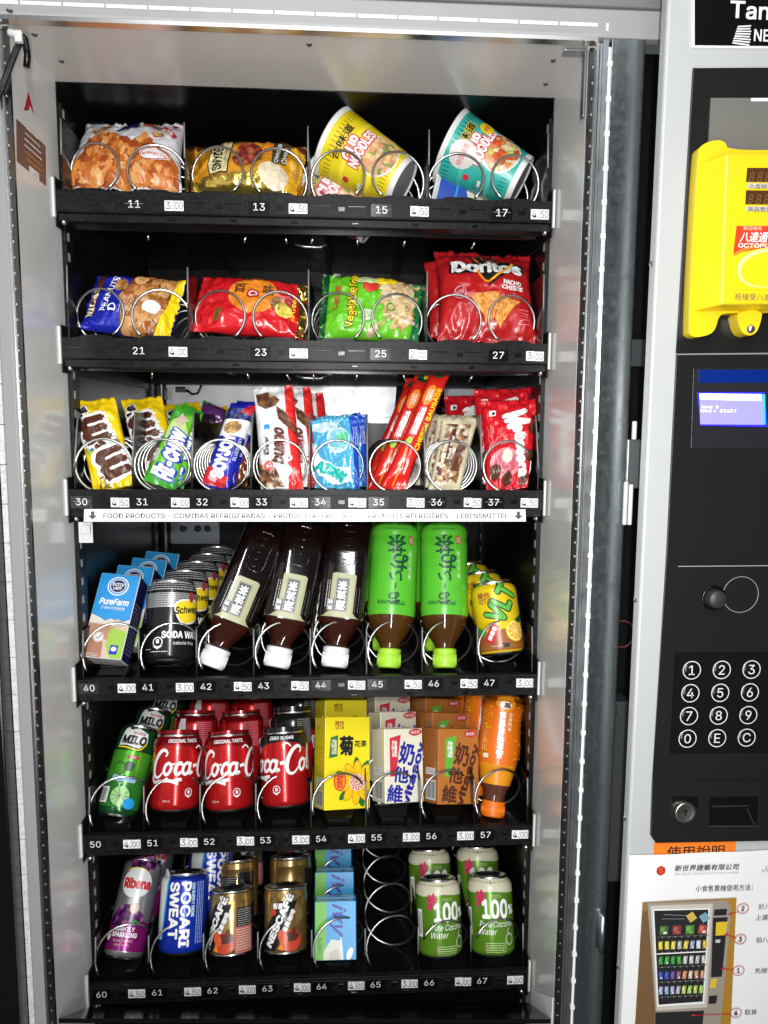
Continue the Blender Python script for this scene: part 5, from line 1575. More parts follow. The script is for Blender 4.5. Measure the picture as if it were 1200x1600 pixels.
TEA = M('dark tea in clear bottle', (.0055, .0022, .002), .07, coat=.7)
TEAL_ = M('reddish tea in neck', (.032, .007, .004), .09, coat=.6)
OLIVE = ink('olive paper', .35, .345, .19, .35)
CAPW = M('white cap plastic', (.78, .78, .77), .35)
def tea_bottle(label, ax_, spin=0):
    B, A, L = ax_
    t = thing('tea_bottle', label, 'bottle', pose(B, A, spin), 'brown tea bottles')
    cg = cap_geo(.0172, .026, CAPW)
    co = obj('cap', cg, t)
    printed('cap_print', Plane((0, 0, 0), (1, 0, 0), (0, -1, 0)), T('無糖', 0, -3, BRN, w=18, h=9, bold=.02), co, base=.0002)
    secs = [(.0135, .0262, 2), (.0145, .030, 2), (.015, .034, 2.2), (.0215, .046, 2.8), (.027, .056, 3.6), (.030, .062, 5)]
    g = super_loft(secs, TEAL_, cap1=False)
    obj('neck', g, t)
    secs = [(.030, .062, 5), (.0305, .070, 6), (.0305, .120, 6), (.0310, .124, 6), (.0312, .190, 6), (.029, .199, 5), (.024, L, 4)]
    g = super_loft(secs, TEA, cap0=False)
    for (x0, x1, z0, z1) in ((-.012, .012, .134, .188),):
        pts = []
        for a in range(32):
            q = 2 * pi * a / 32
            cx_, cz_ = abs(cos(q)) ** .4 * (1 if cos(q) > 0 else -1), abs(sin(q)) ** .4 * (1 if sin(q) > 0 else -1)
            pts.append(((x0 + x1) / 2 + cx_ * (x1 - x0) / 2, -.0312, (z0 + z1) / 2 + cz_ * (z1 - z0) / 2))
        g.tube(pts, .0008, TEA, 6, closed=True)
    for zz in (.140, .150, .160, .170, .180):
        g.tube([(-.007, -.0312, zz), (.007, -.0312, zz)], .0007, TEA, 6)
    obj('body', g, t)
    g = super_loft([(.0309, .063, 4.2), (.0309, .122, 4.2)], OLIVE, cap0=False, cap1=False)
    lb = obj('paper_label', g, t)
    fp = Plane((0, -.0309, .093), (-1, 0, 0), (0, 0, -1))
    # lettering is upside down on the standing cap, so its plane is turned half round
    it = RECT(0, 0, 16, 40, BLACK, 0) + RECT(0, 0, 14.6, 38.6, ink('label white line', .6, .6, .55)) + RECT(0, 0, 14, 38, BLACK)
    for i, ch in enumerate('濃茶源'):
        pass
    it += T('茶', 0, -11, WHITE, w=10.5, h=10.5, bold=.03) + T('流', 0, .5, WHITE, w=10.5, h=10, bold=.03) + T('源', 0, 12.5, WHITE, w=11, h=11, bold=.03) + RECT(12, 13, 8, 14, BLACK) + T('無', 12, 16.5, WHITE, w=5.5, h=5.5) + T('糖', 12, 9.5, WHITE, w=5.5, h=5.5)
    it = XF(it, 1, 0, 1.12)
    it += LINES(-22, 6, 34, 2, 4, BLACK, rot=90, seed=9) + LINES(18, 0, 36, 2, 3, ink('label white line'), rot=90, seed=11)
    printed('lettering', fp, it, lb)
    return t
tea_bottle('brown tea bottle upside down on its white cap, leftmost and most tilted of the three', ((-0.118, 0.035, -0.2211), (0.3553, 0.3502, 0.8667), 0.2023), 6)
tea_bottle('brown tea bottle upside down on its white cap, middle of the three', ((-0.0327, 0.035, -0.223), (0.1929, 0.3676, 0.9098), 0.1966), 2)
tea_bottle('brown tea bottle upside down on its white cap, next to the green bottles', ((0.0441, 0.035, -0.2239), (0.1204, 0.3719, 0.9204), 0.1952), -3)
GTEA = M('green tea in clear bottle', (.065, .026, .005), .09, coat=.6)
GLAB = ink('sleeve green', .085, .43, .025, .3)
CAPG = M('lime cap plastic', (.36, .66, .04), .35)
def green_bottle(label, ax_, spin=0):
    B, A, L = ax_
    t = thing('tea_bottle', label, 'bottle', pose(B, A, spin), 'green tea bottles')
    co = obj('cap', cap_geo(.0155, .025, CAPG), t)
    printed('cap_print', Plane((0, 0, 0), (1, 0, 0), (0, -1, 0)), T('茶', 0, -2, DGR, w=13, h=10, bold=.03), co, base=.0002)
    p1 = [(.0125, .0252), (.0135, .029), (.0142, .032), (.022, .043), (.0285, .055), (.0322, .068)]
    obj('neck', G().lathe(p1, GTEA, 48), t)
    ribs = [(.0322, .068), (.0325, .074), (.0330, .080), (.0325, .084), (.0325, .154), (.0331, .160), (.0331, .170), (.0322, .173), (.0322, .177), (.0330, .180), (.0330, .188), (.031, L - .004), (.027, L)]
    obj('sleeve', G().lathe(ribs, GLAB, 48, cap1=True), t)
    class Up(Round):
        def at(s, u, v, h):
            return Round.at(s, -u, .13 - v, h)
    it = T('お', 2, 29, DGR, w=14, h=14, rot=8, bold=.03) + STROKE([(1, 18), (0, 10)], 2.4, DGR, taper=True) + T('い', 1, 2, DGR, w=15, h=11, bold=.03) + T('お', -3, -14, DGR, w=20, h=20, rot=-6, bold=.03) + T('茶', 1, -36, DGR, w=22, h=22, rot=4, bold=.025)
    it = XF(it, 0, 8, 1.14)
    it += RECT(-19, -40, 6.5, 12, ink('crimson')) + T('日本', -19, -40, WHITE, w=4.6, h=10) + T('のおいしさ', -19, -4, ink('pale leaf'), w=5, h=46, bold=.01)
    for i, ch in enumerate('急須で入れたお茶'):
        it += T(ch, -18.5, -26 + i * 5.2, WHITE, w=4, h=4) if i % 2 else []
    it += T('ITO EN', -3, 47, DGR, w=20, h=4, bold=.03) + T('伊藤園', 17, 46, DGR, w=14, h=5) + T('Unsweetened', 2, -54, DGR, w=30, h=3.5) + T('Green Tea', 2, -60, DGR, w=26, h=3.5) + LINES(28, 5, 50, 3, 4, ink('mid green'), rot=90)
    printed('lettering', Up(ribs, .0326), it, t)
    return t
b1 = green_bottle('green tea bottle upside down on its lime cap, left of the two', ((0.1165, 0.035, -0.2257), (0.067, 0.3738, 0.9251), 0.1959), 3)
b2 = green_bottle('green tea bottle upside down on its lime cap, right of the two', ((0.1921, 0.035, -0.2266), (0.0277, 0.3745, 0.9268), 0.1965), -5)
dup(b1, moved(b1, Vector((-.003, .068, .002))), 'green tea bottle behind the left green one, only its rim showing')
dup(b2, moved(b2, Vector((-.003, .068, .002))), 'green tea bottle behind the right green one, only its rim showing')
ax47 = ((0.271, 0.045, -0.213), (-0.0857, 0.3408, 0.9362), 0.099)
it = POLY([(-110, 28), (-40, 42), (-8, 24), (14, 14), (110, 28), (110, 6), (-110, 6)], ink('can green', .05, .3, .03)) + POLY([(-110, 22), (-30, 26), (2, 34), (20, 26), (40, 30), (110, 24), (110, 6), (-110, 6)], ink('tea brown', .3, .09, .02))
it += T('VLT', 3, 68, ink('lemon green', .1, .42, .05), w=50, h=25, rot=58, bold=.035, out=DGR, outb=.045) + T('維他', -20, 80, ink('tea brown'), w=18, h=8, bold=.03) + T('VITA', -20, 72, ink('tea brown'), w=17, h=6, bold=.03) + T('Refreshing Taste', 8, 99, ink('tea brown'), w=36, h=3)
it += POLY([(-26, 20), (-14, 42), (-2, 38), (-14, 14)], ink('crimson')) + T('檸檬茶', -14, 29, WHITE, w=20, h=6, rot=60, bold=.03) + ELL(18, 30, 14, 14, ink('lemon rind', .8, .6, .05)) + ELL(18, 30, 12.3, 12.3, ink('lemon pith', .82, .7, .3))
for i in range(9):
    a0_ = i * 40
    it += POLY([(18 + 1.6 * cos(radians(a0_ + 20)), 30 + 1.6 * sin(radians(a0_ + 20))), (18 + 11 * cos(radians(a0_ + 4)), 30 + 11 * sin(radians(a0_ + 4))), (18 + 11.4 * cos(radians(a0_ + 20)), 30 + 11.4 * sin(radians(a0_ + 20))), (18 + 11 * cos(radians(a0_ + 36)), 30 + 11 * sin(radians(a0_ + 36)))], ink('lemon flesh', .75, .38, .02))
it += POLY([(18, 44), (32, 52), (36, 46), (24, 40)], DGR) + LINES(-8, 12, 20, 1, 2, WHITE) + RECT(2, 12, 9, 5, BLACK)
t = can('yellow lemon tea can with green slanted letters, front of the rightmost slot', 'drink can', ax47, .0315, ink('can yellow', .78, .56, .01, .25, .2), it, 'yellow lemon tea cans')
row_of(t, ['second yellow lemon tea can, behind the front one', 'third yellow lemon tea can, rearmost'], (-.006, .068, 0))

# ---------------- fifth tray
axm = ((-0.2488, 0.04, -0.4306), (0.1511, 0.5528, 0.8195), 0.1206)
GC = CP('can dark green', (.012, .085, .025), .45)
it = []
for z0, z1, c in ((12, 50, (.05, .30, .04)), (50, 84, (.09, .46, .03))):
    it += RECT(0, (z0 + z1) / 2, 176, z1 - z0, CP('can green band %d' % z0, c, .5))
def milo(x, y):
    r = POLY([(x - 20, y - 10), (x - 17, y + 4), (x - 14, y + 13), (x - 9, y + 16), (x - 7, y + 11), (x + 4, y + 15), (x + 18, y + 9), (x + 20, y - 2), (x + 10, y - 12), (x - 8, y - 9)], ink('swoosh white', .66, .68, .66))
    r += T('MILO', x + 1, y - 1.5, BLACK, w=33, h=10.5, bold=.05, shear=.15) + T('Nestlé', x + 6, y + 8, ink('wax red'), w=16, h=4, bold=.02)
    return r
it += milo(0, 100)
it += STROKE([(-20, 88), (-8, 88), (10, 86), (19, 96)], 1.6, YEL) + ELL(6, 76, 9, 2.6, ink('wax red')) + T('NEW', 6, 76, WHITE, w=8, h=3) + ELL(4, 64, 7, 7, ink('can forest', .006, .06, .02)) + RING(-9, 60, 8, 8, 1.2, ink('can forest'))
it += T('Calcium', 1, 48, SKY, w=30, h=6, bold=.04, out=WHITE, shear=.2) + ELL(2, 26, 12, 12, ink('lime dial', .3, .55, .2)) + RING(2, 26, 14, 14, 1, ink('can forest')) + ELL(16, 18, 8, 7, SKY) + BARCODE(-22, 26, 16, 20) + T('Y', -2, 40, WHITE, h=6)
for i in range(10):
    a = i * 36
    it += STROKE([(2, 26), (2 + 11 * cos(radians(a)), 26 + 11 * sin(radians(a)))], .6, ink('can forest'), sub=1)
t = can('slim green malt drink can with black and white name, front of its slot', 'drink can', axm, .0262, GC, it, 'slim green malt cans', shoulder=.012)
row_of(t, ['second slim green malt can, behind the front one', 'third slim green malt can, rearmost and dim'], (.006, .062, .001))

REDC = CP('can red', (.56, .012, .014), .5, .2)
DRED = CP('can dark red', (.26, .005, .009), .5, .22)
def cola_script(col):
    """Flowing hand lettering in ribbon strokes; unit = x-height, written Coca-Cola."""
    r = []
    def C(x):
        q = []
        q += STROKE([(x + 1.35, 1.45), (x + 1.5, 1.75), (x + 1.2, 2.0), (x + .7, 1.75), (x + .25, 1.1), (x + .08, .35), (x + .25, -.15), (x + .7, -.22), (x + 1.2, .25)], .34, col, taper=True)
        return q
    def o(x, tail=True):
        q = STROKE([(x + .5, .95), (x + .15, .75), (x, .3), (x + .2, -.02), (x + .5, .15), (x + .68, .6), (x + .5, .95)], .26, col)
        return q + (STROKE([(x + .5, .92), (x + .75, .8), (x + 1.0, .9)], .13, col) if tail else [])
    def c(x):
        return STROKE([(x + .62, .72), (x + .5, .95), (x + .18, .75), (x + .02, .3), (x + .2, -.02), (x + .6, .2)], .26, col)
    def a(x):
        return o(x, False) + STROKE([(x + .75, .95), (x + .62, .4), (x + .7, .02), (x + .95, .2)], .26, col)
    def l(x):
        return STROKE([(x, .1), (x + .45, 1.0), (x + .55, 1.9), (x + .4, 2.05), (x + .2, 1.5), (x + .15, .4), (x + .3, 0), (x + .6, .25)], .22, col)
    r += C(0) + STROKE([(.2, .2), (-.05, -.3), (.2, -.65), (.9, -.55), (1.8, -.5), (2.6, -.75), (2.2, -.5), (2.9, -.42)], .26, col)
    r += o(1.25) + c(2.25) + a(2.95) + STROKE([(3.95, .62), (4.4, .72)], .26, col)
    r += C(4.5) + STROKE([(5.0, 2.0), (4.6, 2.3), (4.2, 2.1)], .14, col) + o(5.8) + l(6.7) + a(7.4)
    return r
CSC = ink('can script white', .74, .74, .74, .3)
def recycle(x, y):
    return RING(x, y, 4.6, 4.6, .9, CSC) + RECT(x, y, 3, 4, CSC) + POLY([(x - 5.6, y - 3), (x, y - 7), (x + 5.6, y - 3), (x, y - 5.4)], CSC)
def cola_items(off, dark, second=False):
    it = []
    cc = CP('can black') if dark else DRED
    it += POLY([(-104, 104), (-104, 60), (-52, 62), (-40, 74), (-22, 83), (0, 86), (22, 83), (40, 74), (52, 62), (104, 60), (104, 104)], cc)
    if not second:
        it += XF(cola_script(CSC), off, 48, 14.5, 0, 15.5)
    it += T('ZERO SUGAR' if dark else 'ORIGINAL TASTE', (0 if dark else off + 42), 90.5, CSC, w=34 if dark else 40, h=4.2, bold=.03)
    it += recycle(off + 52, 25) + T('330 mL', off + 24, 15, CSC, w=10, h=2.5)
    return it
for nm, axx, off, dark, who in (('51', ((-0.1719, 0.042, -0.4227), (0.0016, 0.3746, 0.9272), 0.0994), -28, False, 'leftmost cola column'), ('52', ((-0.0975, 0.042, -0.4244), (-0.0579, 0.374, 0.9256), 0.1001), -37, False, 'middle cola column'), ('53', ((-0.0223, 0.042, -0.4207), (-0.0476, 0.3742, 0.9261), 0.0989), -60, True, 'rightmost cola column')):
    kind = 'red cola can with a black collar' if dark else 'red cola can'
    grp = 'black collared cola cans' if dark else 'red cola cans'
    t = can(kind + ' at the front, ' + who, 'drink can', axx, .0325, REDC, cola_items(off, dark), grp)
    # the cans behind are turned so that their information panel shows
    B, A, L = axx
    dx = .010 if nm == '51' else .008
    it = (RECT(0, 96, 208, 15, SODB) + RECT(0, 60, 208, 56, REDC) if dark else RECT(0, 96, 208, 15, DRED))
    if dark:
        it = RECT(0, 88, 208, 34, SODB)
    it += T('Coke.' if not dark else 'zero sugar', 8, 96, CSC, w=14 if not dark else 26, h=4) + RECT(20, 70, 24, 36, ink('info panel red' if not dark else 'info panel black', *((.40, .02, .03) if not dark else (.03, .03, .03)))) + LINES(20, 86, 22, 12, 2.8, ink('pale rose' if not dark else 'can pale print'), th=.8, seed=int(nm)) + XF(cola_script(CSC), 40, 62, 10, -78)
    if nm == '51':
        it += POLY([(-16, 92), (-8, 92), (-6, 70), (-20, 70)], CSC)
    t2 = can(kind + ' second in line, ' + who, 'drink can', (tuple(Vector(B) + Vector((dx, .07, .001))), A, L), .0325, REDC, it, grp)
    dup(t2, moved(t2, Vector((dx * .9, .07, 0))), kind + ' third in line, ' + who)

LEMY = ink('carton yellow', .78, .64, .015, .3)
DKG = ink('leaf dark green', .01, .14, .03)
fr_ = T('維他', -12, 52, ink('tea brown'), w=13, h=6, bold=.03) + T('VITA', -12, 46, ink('tea brown'), w=13, h=4.5, bold=.03) + POLY([(-25, 33), (-14, 36), (-15, 8), (-27, 6)], ink('tag green', .02, .16, .06)) + T('低糖', -20, 21, CRM, w=7.5, h=20, bold=.02)
fr_ += T('菊', -2, 22, BLACK, w=19, h=24, bold=.05) + T('花茶', 19, 24, BLACK, w=18, h=8.5, bold=.03)
for i in range(11):
    a = 90 + i * 32.7 * 1.0
    fr_ += ELL(13 + 18 * cos(radians(a)), -26 + 18 * sin(radians(a)), 15, 5.2, DKG, a, 14) if i % 2 == 0 else []
for i in range(10):
    a = 15 + i * 36
    fr_ += ELL(13 + 15 * cos(radians(a)), -26 + 15 * sin(radians(a)), 14, 6.4, ink('petal line', .45, .18, .01), a, 16) + ELL(13 + 15 * cos(radians(a)), -26 + 15 * sin(radians(a)), 13, 5.6, ink('petal yellow', .82, .5, .01), a, 16)
fr_ += ELL(13, -26, 11, 11, ink('flower pink', .72, .5, .42))
for i in range(24):
    fr_ += ELL(13 + 9.5 * sqrt(i / 24) * cos(i * 2.4), -26 + 9.5 * sqrt(i / 24) * sin(i * 2.4), 1.1, 1.1, ink('crimson'), 0, 8)
fr_ += ELL(-12, -24, 9, 12, ink('crimson'), 0) + ELL(-12, -24, 7.8, 10.8, ORG) + T('香花', -12, -24, ink('crimson'), w=8, h=16, bold=.03)
lf = LINES(0, 20, 34, 12, 3.4, ink('tea brown'), th=.7) + RECT(2, -26, 26, 12, WHITE) + LINES(2, -22, 20, 3, 3, BLACK, th=.6) + BARCODE(2, -46, 26, 22) + T('維他', -6, 46, ORG, w=12, h=6)
t = carton('yellow chrysanthemum tea carton with a big flower, front of its slot', 'drink carton', ((0.0543, 0.045, -0.426), (0.0071, 0.3746, 0.9272), 0.1203), .066, .044, LEMY, {'front': (LEMY, fr_), 'left': (LEMY, lf), 'top': (ink('carton top olive', .5, .42, .06), ELL(10, -8, 3, 3, BLACK))}, 20, 'yellow tea cartons')
row_of(t, ['second yellow tea carton, top half showing behind the front one', 'third yellow tea carton, rearmost'], (-.002, .064, 0))
def soy_front(bgc, blue, tagc, tagt):
    it = POLY([(-21, 36), (-4, 40), (-12, -14), (-21, -14)], tagc) + T('低糖', -14, 22, WHITE, w=8, h=22, bold=.02)
    it += T('維', -14, -36, blue, w=22, h=22, bold=.03, rot=-6) + T('他', -5, -12, blue, w=22, h=20, bold=.035, rot=-8) + T('奶', 5, 15, blue, w=22, h=28, bold=.035, rot=-12)
    it += T('vitasoy', 15, -12, blue, w=84, h=13, rot=71, bold=.04) + ELL(18, 43, 10, 4.6, ink('crimson'), 4) + T('維他奶', 18, 43, WHITE, w=14, h=4.4, rot=4)
    return it
def soy_left(c):
    return LINES(0, 30, 30, 9, 3.4, c, th=.8, seed=4) + RECT(0, -8, 28, 9, WHITE) + BARCODE(2, -32, 28, 26) + LINES(0, -6, 24, 2, 3, BLACK, th=.6)
CRT = ink('carton cream', .70, .66, .52, .35)
SOYB = ink('soy blue', .015, .02, .3)
t = carton('cream soya milk carton with blue letters and red tag, front of its slot', 'drink carton', ((0.1318, 0.045, -0.4185), (0.0011, 0.3746, 0.9272), 0.0965), .058, .044, CRT, {'front': (CRT, soy_front(CRT, SOYB, ink('tag red', .55, .03, .05), 0)), 'left': (ink('carton cream side', .66, .62, .5, .35), soy_left(GRY)), 'top': (ink('carton top cream', .5, .45, .32), POLY([(-28, 0), (-10, 2), (-10, 20), (-28, 20)], ink('stripe rust', .45, .15, .06)))}, 20, 'cream soya cartons')
t2 = t
row_of(t, ['second cream soya carton, behind the front one', 'third cream soya carton from the front', 'rearmost cream soya carton, top edge only'], (-.003, .058, .001))
CRB = ink('carton rust', .42, .14, .022, .35)
DKB = ink('soy brown', .085, .022, .012)
t = carton('rust brown malt soya carton with dark letters and green tag, front of its slot', 'drink carton', ((0.2047, 0.045, -0.4221), (0.0483, 0.3742, 0.9261), 0.0987), .064, .044, CRB, {'front': (CRB, soy_front(CRB, DKB, ink('tag green bright', .1, .42, .04), 0)), 'left': (ink('carton rust side', .38, .13, .022, .35), soy_left(ink('stripe rust'))), 'top': (ink('carton top brown', .2, .07, .02), POLY([(-30, 0), (-16, 0), (-14, 20), (-26, 20)], ink('stripe green', .2, .3, .12)))}, 20, 'rust brown soya cartons')
row_of(t, ['second rust brown soya carton, behind the front one', 'third rust brown soya carton from the front', 'rearmost rust brown soya carton, top edge only'], (-.004, .052, .002))
def juice_bottle(label, ax_, spin=0):
    B, A, L = ax_
    t = thing('juice_bottle', label, 'bottle', pose(B, A, spin), 'orange drink bottles')
    obj('cap', cap_geo(.0160, .021, M('orange cap plastic', (.78, .17, .01), .35)), t)
    prof = [(.0135, .0212), (.0140, .026), (.0165, .034), (.0205, .043)]
    obj('neck', G().lathe(prof, M('brown drink in neck', (.1, .035, .02), .1, coat=.5), 44), t)
    p2 = [(.0205, .043), (.0235, .055), (.0270, .070)]
    obj('sleeve_foot', G().lathe(p2, ink('sleeve amber', .72, .27, .01), 44), t)
    p3 = [(.0270, .070), (.0295, .085), (.0302, .100), (.0288, .118), (.0282, .128), (.0295, .142), (.0302, .156), (.0290, L - .012), (.0255, L - .004), (.021, L)]
    obj('sleeve', G().lathe(p3, M('ink sleeve orange', (.7, .15, .008), .28, 0, coat=.3), 44, cap1=True), t)
    class Up(Round):
        def at(s, u, v, h):
            return Round.at(s, -u, .11 - v, h)
    it = ELL(0, -44, 14, 13, ink('sleeve amber')) + RING(0, -44, 12, 10, 1.2, ORG) + ELL(0, -40, 8, 5, WHITE) + T('蜜', -2, -40, BRN, w=9, h=7, bold=.04)
    for i, ch in enumerate('蜂蜜植物飲品'):
        it += T(ch, 3, -26 + i * 10.4, WHITE, w=8.5, h=9.6, bold=.05)
    for i, ch in enumerate('低糖自然'):
        it += T(ch, -8, -28 + i * 6.4, CRM, w=5, h=5.4, bold=.02)
    rr2 = random.Random(2)
    for i in range(70):
        it += ELL(rr2.choice((-1, 1)) * rr2.uniform(16, 30), rr2.uniform(-55, 36), rr2.uniform(.4, 1.1), rr2.uniform(.4, 1.1), YEL, 0, 7)
    it += RECT(20, 30, 7, 6, CRM) + LINES(22, 10, 26, 2, 3, CRM, rot=90)
    printed('lettering', Up(p2[:-1] + p3, .0295), it, t)
    return t
b = juice_bottle('orange drink bottle upside down on its orange cap, at the front', ((0.2623, 0.04, -0.4413), (0.1545, 0.3701, 0.9161), 0.167), -6)
dup(b, moved(b, Vector((-.014, .062, .0))), 'second orange drink bottle, in shade behind the front one')
dup(b, moved(b, Vector((-.022, .128, .0))), 'third orange drink bottle, darkest at the back')

# ---------------- lowest tray
BER = PIC('printed blackcurrants', [(.07, .01, .09), (.16, .02, .16), (.3, .1, .28), (.05, .005, .06)], 170, dark=.35)
axr = ((-0.2472, 0.04, -0.6355), (0.1208, 0.5835, 0.8031), 0.1252)
SILC = CP('can satin silver', (.42, .40, .43), .75, .3)
it = POLY([(-90, 10), (90, 10), (90, 46), (60, 52), (30, 44), (8, 50), (-14, 42), (-40, 52), (-90, 46)], CP('can magenta', (.26, .012, .17), .4)) + ELL(-8, 56, 14, 9, BER, 20) + ELL(8, 50, 12, 9, BER) + ELL(-16, 46, 12, 8, BER) + ELL(0, 116, 15, 10, BER, -20) + ELL(14, 120, 12, 9, BER) + ELL(5, 62, 6, 7, ink('flower pink'))
it += ELL(0, 93, 21, 19, ink('swoosh white')) + T('Ribena', 1, 92, ink('crimson'), w=37, h=12, bold=.05) + STROKE([(-16, 108), (-4, 112), (10, 110)], 1.2, YEL)
it += T('LIGHTLY', -1, 36, WHITE, w=25, h=5, bold=.03) + T('SPARKLING', -1, 29, WHITE, w=34, h=5.5, bold=.03) + T('BLACKCURRANT', -1, 22, ink('flower pink'), w=26, h=3.2) + T('DRINK 325 ML', -1, 17, ink('flower pink'), w=20, h=2.2) + ELL(-24, 26, 4, 5, WHITE) + POLY([(2, 44), (10, 48), (16, 44), (8, 40)], GRN)
t = can('slim silver and purple berry soda can, leftmost of the lowest tray', 'drink can', axr, .0268, SILC, it, 'slim purple berry cans', shoulder=.013)
row_of(t, ['second slim purple berry can, top hidden by the tray above'], (.008, .066, .004))
axp = ((-0.1662, 0.04, -0.628), (-0.0095, 0.4384, 0.8988), 0.1016)
PB = CP('can royal blue', (.008, .035, .40), .35, .25)
it = T('POCARI', 8, 51, WHITE, w=78, h=12.5, rot=-90, bold=.035) + T('SWEAT', -8, 56, WHITE, w=68, h=12.5, rot=-90, bold=.035) + T('ION SUPPLY DRINK', 18, 68, ink('ice white'), w=42, h=4, rot=-90, bold=.03)
for i in range(4):
    it += LINES(24 + i * 3, 52, 76, 1, 1, ink('pocket blue', .35, .5, .75), rot=-90, th=1.0, seed=60 + i)
it += POLY([(-40, 20), (-27, 20), (-19, 96), (-28, 106), (-40, 106)], ink('swoosh white')) + POLY([(-27, 20), (-24, 20), (-16, 98), (-19, 96)], SKY)
t = can('royal blue sports drink can with white letters turned sideways, at the front', 'drink can', axp, .0325, PB, it, 'royal blue sports drink cans', shoulder=.013)
dup(t, moved(t, Vector((.024, .07, .004))) @ Matrix.Rotation(radians(25), 4, 'Z'), 'second royal blue sports drink can, turned, behind the front one')
def coffee(label, ax_, off, info):
    B, A, L = ax_
    R = .0305
    t = thing('coffee_can', label, 'coffee can', pose(B, A), 'gold coffee cans')
    GO = CP('can gold', (.46, .29, .095), .8, .22)
    prof = [(R - .0012, .0022), (R, .004), (R, L - .013), (R - .0010, L - .0118), (R - .0002, L - .0105), (R - .0012, L - .009), (R - .0004, L - .0075), (R - .0018, L - .004)]
    obj('body', G().lathe(prof, GO, 56), t)
    obj('base', G().lathe([(.0002, .003), (R - .004, .003), (R - .0022, 0), (R - .0004, .0006), (R - .0010, .0024)], ALU, 56), t)
    obj('lid', G().lathe([(R - .0018, L - .004), (R - .0004, L - .002), (R - .001, L), (R - .0028, L - .0006), (R - .0034, L - .0055), (R - .008, L - .0048), (.0002, L - .0048)], ALU, 56), t)
    H = L * 1000
    it = POLY([(off - 50, 4), (off - 22, 4), (off - 16, 20), (off + 6, H * .62), (off + 20, H - 14), (off + 6, H - 14), (off - 8, H - 14), (off - 50, H * .55)], BLACK) if False else []
    it += RECT(off - 46, H / 2 - 6, 22, H - 22, CP('can black')) + RECT(off + 56 if not info else off + 62, H / 2 - 6, 26, H - 22, CP('can black')) + POLY([(off - 42, 5), (off - 14, 5), (off + 18, H - 16), (off - 8, H - 16)], CP('can black', (.014, .014, .015)))
    it += STROKE([(off - 27, 14), (off + 3, H - 17)], 1.2, WHITE, sub=1)
    it += T('NESCAFÉ', off - 9, H * .52, WHITE, w=70, h=11, rot=63, bold=.05, out=BLACK) + T('雀巢咖啡', off + 5, H * .50, WHITE, w=30, h=6.5, rot=63, bold=.04, out=BRN)
    it += ELL(off + 8, 17, 15, 13, ink('mug red', .5, .05, .02), 10) + ELL(off + 8, 22, 12, 6, CHOC) + ELL(off - 3, 22, 6, 9, ink('mug red bright', .62, .1, .03), 20) + POLY([(off - 10, 8), (off - 4, 16), (off - 2, 6)], ORG) + ELL(off + 12, 29, 3, 4, BRN)
    if info:
        it += RECT(24, H * .58, 24, H * .3, CP('can black', (.014, .014, .015))) + LINES(24, H * .70, 22, 9, 2.7, ink('can pale print'), th=.7, seed=14) + RECT(22, H * .24, 26, H * .40, ink('info panel rose', .42, .13, .11)) + LINES(22, H * .40, 22, 9, 3, CRM, th=.7, seed=15)
    else:
        it += T('香濃', off - 10, H - 22, WHITE, w=13, h=7, bold=.04, out=BRN) + ELL(off - 16, H - 30, 4, 4, ink('mug red'))
    printed('printed_label', Round(prof, R), it, t)
    return t
ax62, ax63 = ((-0.0974, 0.036, -0.6275), (-0.0471, 0.4222, 0.9053), 0.0798), ((-0.0236, 0.036, -0.6273), (-0.0244, 0.4225, 0.906), 0.0817)
t = coffee('gold coffee can with pink text panel at its right, front of the left coffee slot', ax62, -12, True)
B, A, L = ax62
u1 = dup(t, Matrix.Translation((-.002, .07, .002)) @ MW[t.name] @ Matrix.Rotation(radians(-60), 4, 'Z'), 'second gold coffee can in the left coffee slot, letters turned to its right')
u2 = dup(t, Matrix.Translation((-.003, .14, .003)) @ MW[t.name] @ Matrix.Rotation(radians(40), 4, 'Z'), 'third gold coffee can in the left coffee slot, under the tray above')
t = coffee('gold coffee can with a red mug picture, front of the right coffee slot', ax63, 2, False)
dup(t, Matrix.Translation((.002, .07, .002)) @ MW[t.name] @ Matrix.Rotation(radians(150), 4, 'Z'), 'second coffee can in the right coffee slot, plain text side showing')
dup(t, Matrix.Translation((.001, .14, .003)) @ MW[t.name] @ Matrix.Rotation(radians(20), 4, 'Z'), 'third gold coffee can in the right coffee slot, under the tray above')
fr_ = POLY([(-29, -45), (-14, -45), (-12, 45), (-29, 45)], ink('tea leaf', .13, .42, .04)) + T('ivy', 3, 14, SOYB, w=46, h=24, rot=-90, bold=.02, shear=.35) + POLY([(-18, -44), (8, -42), (8, -14), (-6, -12), (-16, -28)], ink('bag paper', .62, .60, .52)) + POLY([(-10, -43), (6, -42), (4, -24), (-8, -30)], ink('bag fold', .50, .47, .40)) + ELL(20, -32, 4, 9, WHITE, -20) + POLY([(8, -44), (12, -44), (9, -10), (7, -10)], ink('ice white')) + T('檸檬茶', -22, -20, DGR, w=6, h=24)
IVB = ink('carton sky', .03, .30, .62)
t = carton('sky blue and green tea carton with navy sideways letters, at the front', 'drink carton', ((0.0464, 0.036, -0.6394), (-0.0025, 0.3746, 0.9272), 0.0736), .0575, .038, IVB, {'front': (IVB, XF(fr_, 0, 0, .98, 0, .90)), 'top': (ink('carton foil', .35, .4, .42, .3, .6), []), 'left': (ink('tea leaf'), []), 'right': (IVB, LINES(0, 20, 26, 10, 4, WHITE))}, -2, 'sky blue tea cartons')
g = G().tube([(-.002, -.0195, .006), (.001, -.0195, .07)], .0016, M('straw clear', (.75, .8, .82), .3))
row_of(t, ['second sky blue tea carton, middle of its column', 'third sky blue tea carton, topmost of its column'], (-.002, .068, .0))
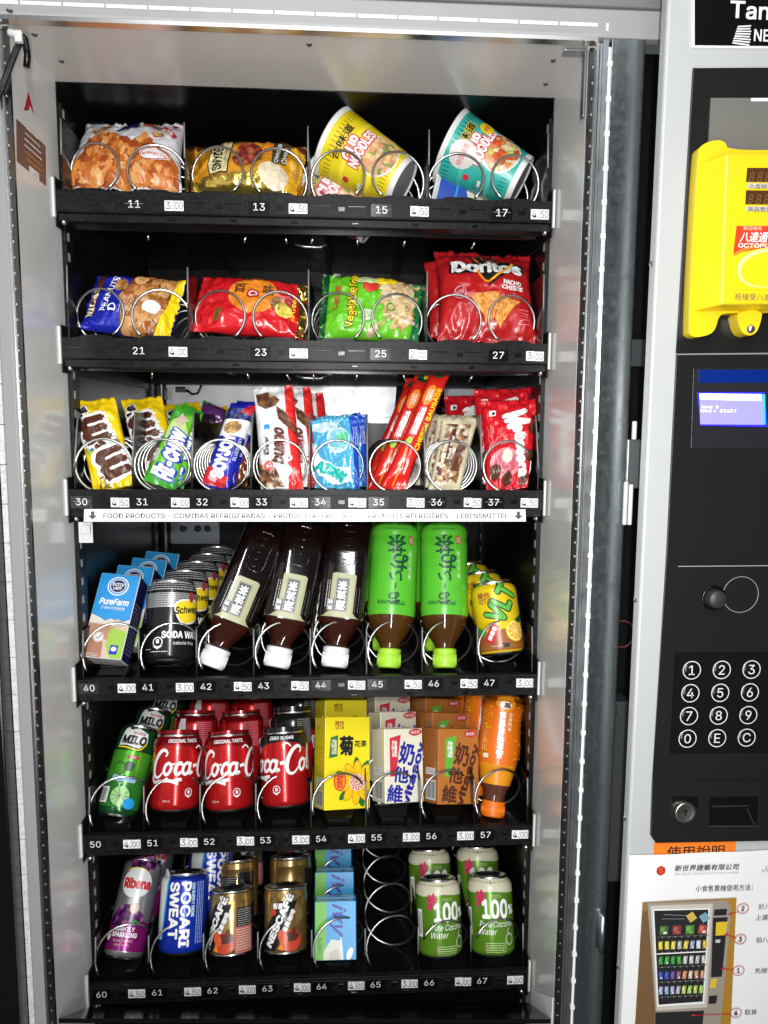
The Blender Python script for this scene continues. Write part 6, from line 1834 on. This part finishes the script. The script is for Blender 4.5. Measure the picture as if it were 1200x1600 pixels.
def coconut(label, ax_, spin):
    H = ax_[2] * 1000
    it = RECT(0, H - 9.5, 208, 14, ink('coconut cream', .58, .55, .40)) + POLY([(-104, H - 20), (-60, H - 17), (-30, H - 21), (0, H - 18), (34, H - 21), (104, H - 18), (104, H - 10), (-104, H - 10)], ink('coconut cream'))
    for i in range(6):
        a = i * 60 + 15
        it += POLY([(-15, H - 25), (-15 + 6 * cos(radians(a - 24)), H - 25 + 7 * sin(radians(a - 24))), (-15 + 9 * cos(radians(a)), H - 25 + 10 * sin(radians(a))), (-15 + 6 * cos(radians(a + 24)), H - 25 + 7 * sin(radians(a + 24)))], ink('hibiscus', .58, .01, .11))
    it += ELL(-19, H - 34, 2.5, 4, ink('hibiscus'))
    it += T('COCO', 6, H - 24, ink('pale leaf'), w=14, h=4) + T('100', 5, H - 40, WHITE, w=35, h=22, bold=.035) + T('%', 30, H - 42, WHITE, w=9, h=11, bold=.04)
    it += T('Pure Coconut', 7, H - 58.5, WHITE, w=50, h=7.5, shear=.3, bold=.0) + T('Water', -6, H - 68, WHITE, w=24, h=7.5, shear=.3, bold=.0)
    it += STROKE([(24, H - 64), (22, H - 70), (28, H - 72)], .8, WHITE) + RING(24, H - 78, 6, 6.5, .8, WHITE)
    it += LINES(4, H - 82, 28, 5, 2.7, ink('pale leaf'), th=.9, seed=31) + LINES(-10, H - 83, 3, 4, 2.8, ink('hibiscus'), th=.9) + BARCODE(-36, 44, 9, 34)
    return can(label, 'drink can', ax_, .0315, ink('can moss', .10, .24, .015, .28, .25), it, 'green coconut water cans', spin=spin, shoulder=.018, neck=.8)
c1 = coconut('green coconut water can, left of the two at the front', ((0.1918, 0.03, -0.6373), (-0.0073, 0.4067, 0.9135), 0.0982), 6)
c2 = coconut('green coconut water can, right of the two at the front', ((0.2659, 0.03, -0.638), (0.0061, 0.4067, 0.9135), 0.1011), -8)
dup(c1, moved(c1, Vector((-.004, .07, .003))), 'green coconut water can behind the left one, label half hidden')
dup(c2, moved(c2, Vector((-.005, .07, .003))), 'green coconut water can behind the right one, label half hidden')
for o in list(bpy.data.objects):
    if o.type == 'MESH' and o.parent is None and 'kind' not in o and 'label' not in o:
        print('unlabelled', o.name)
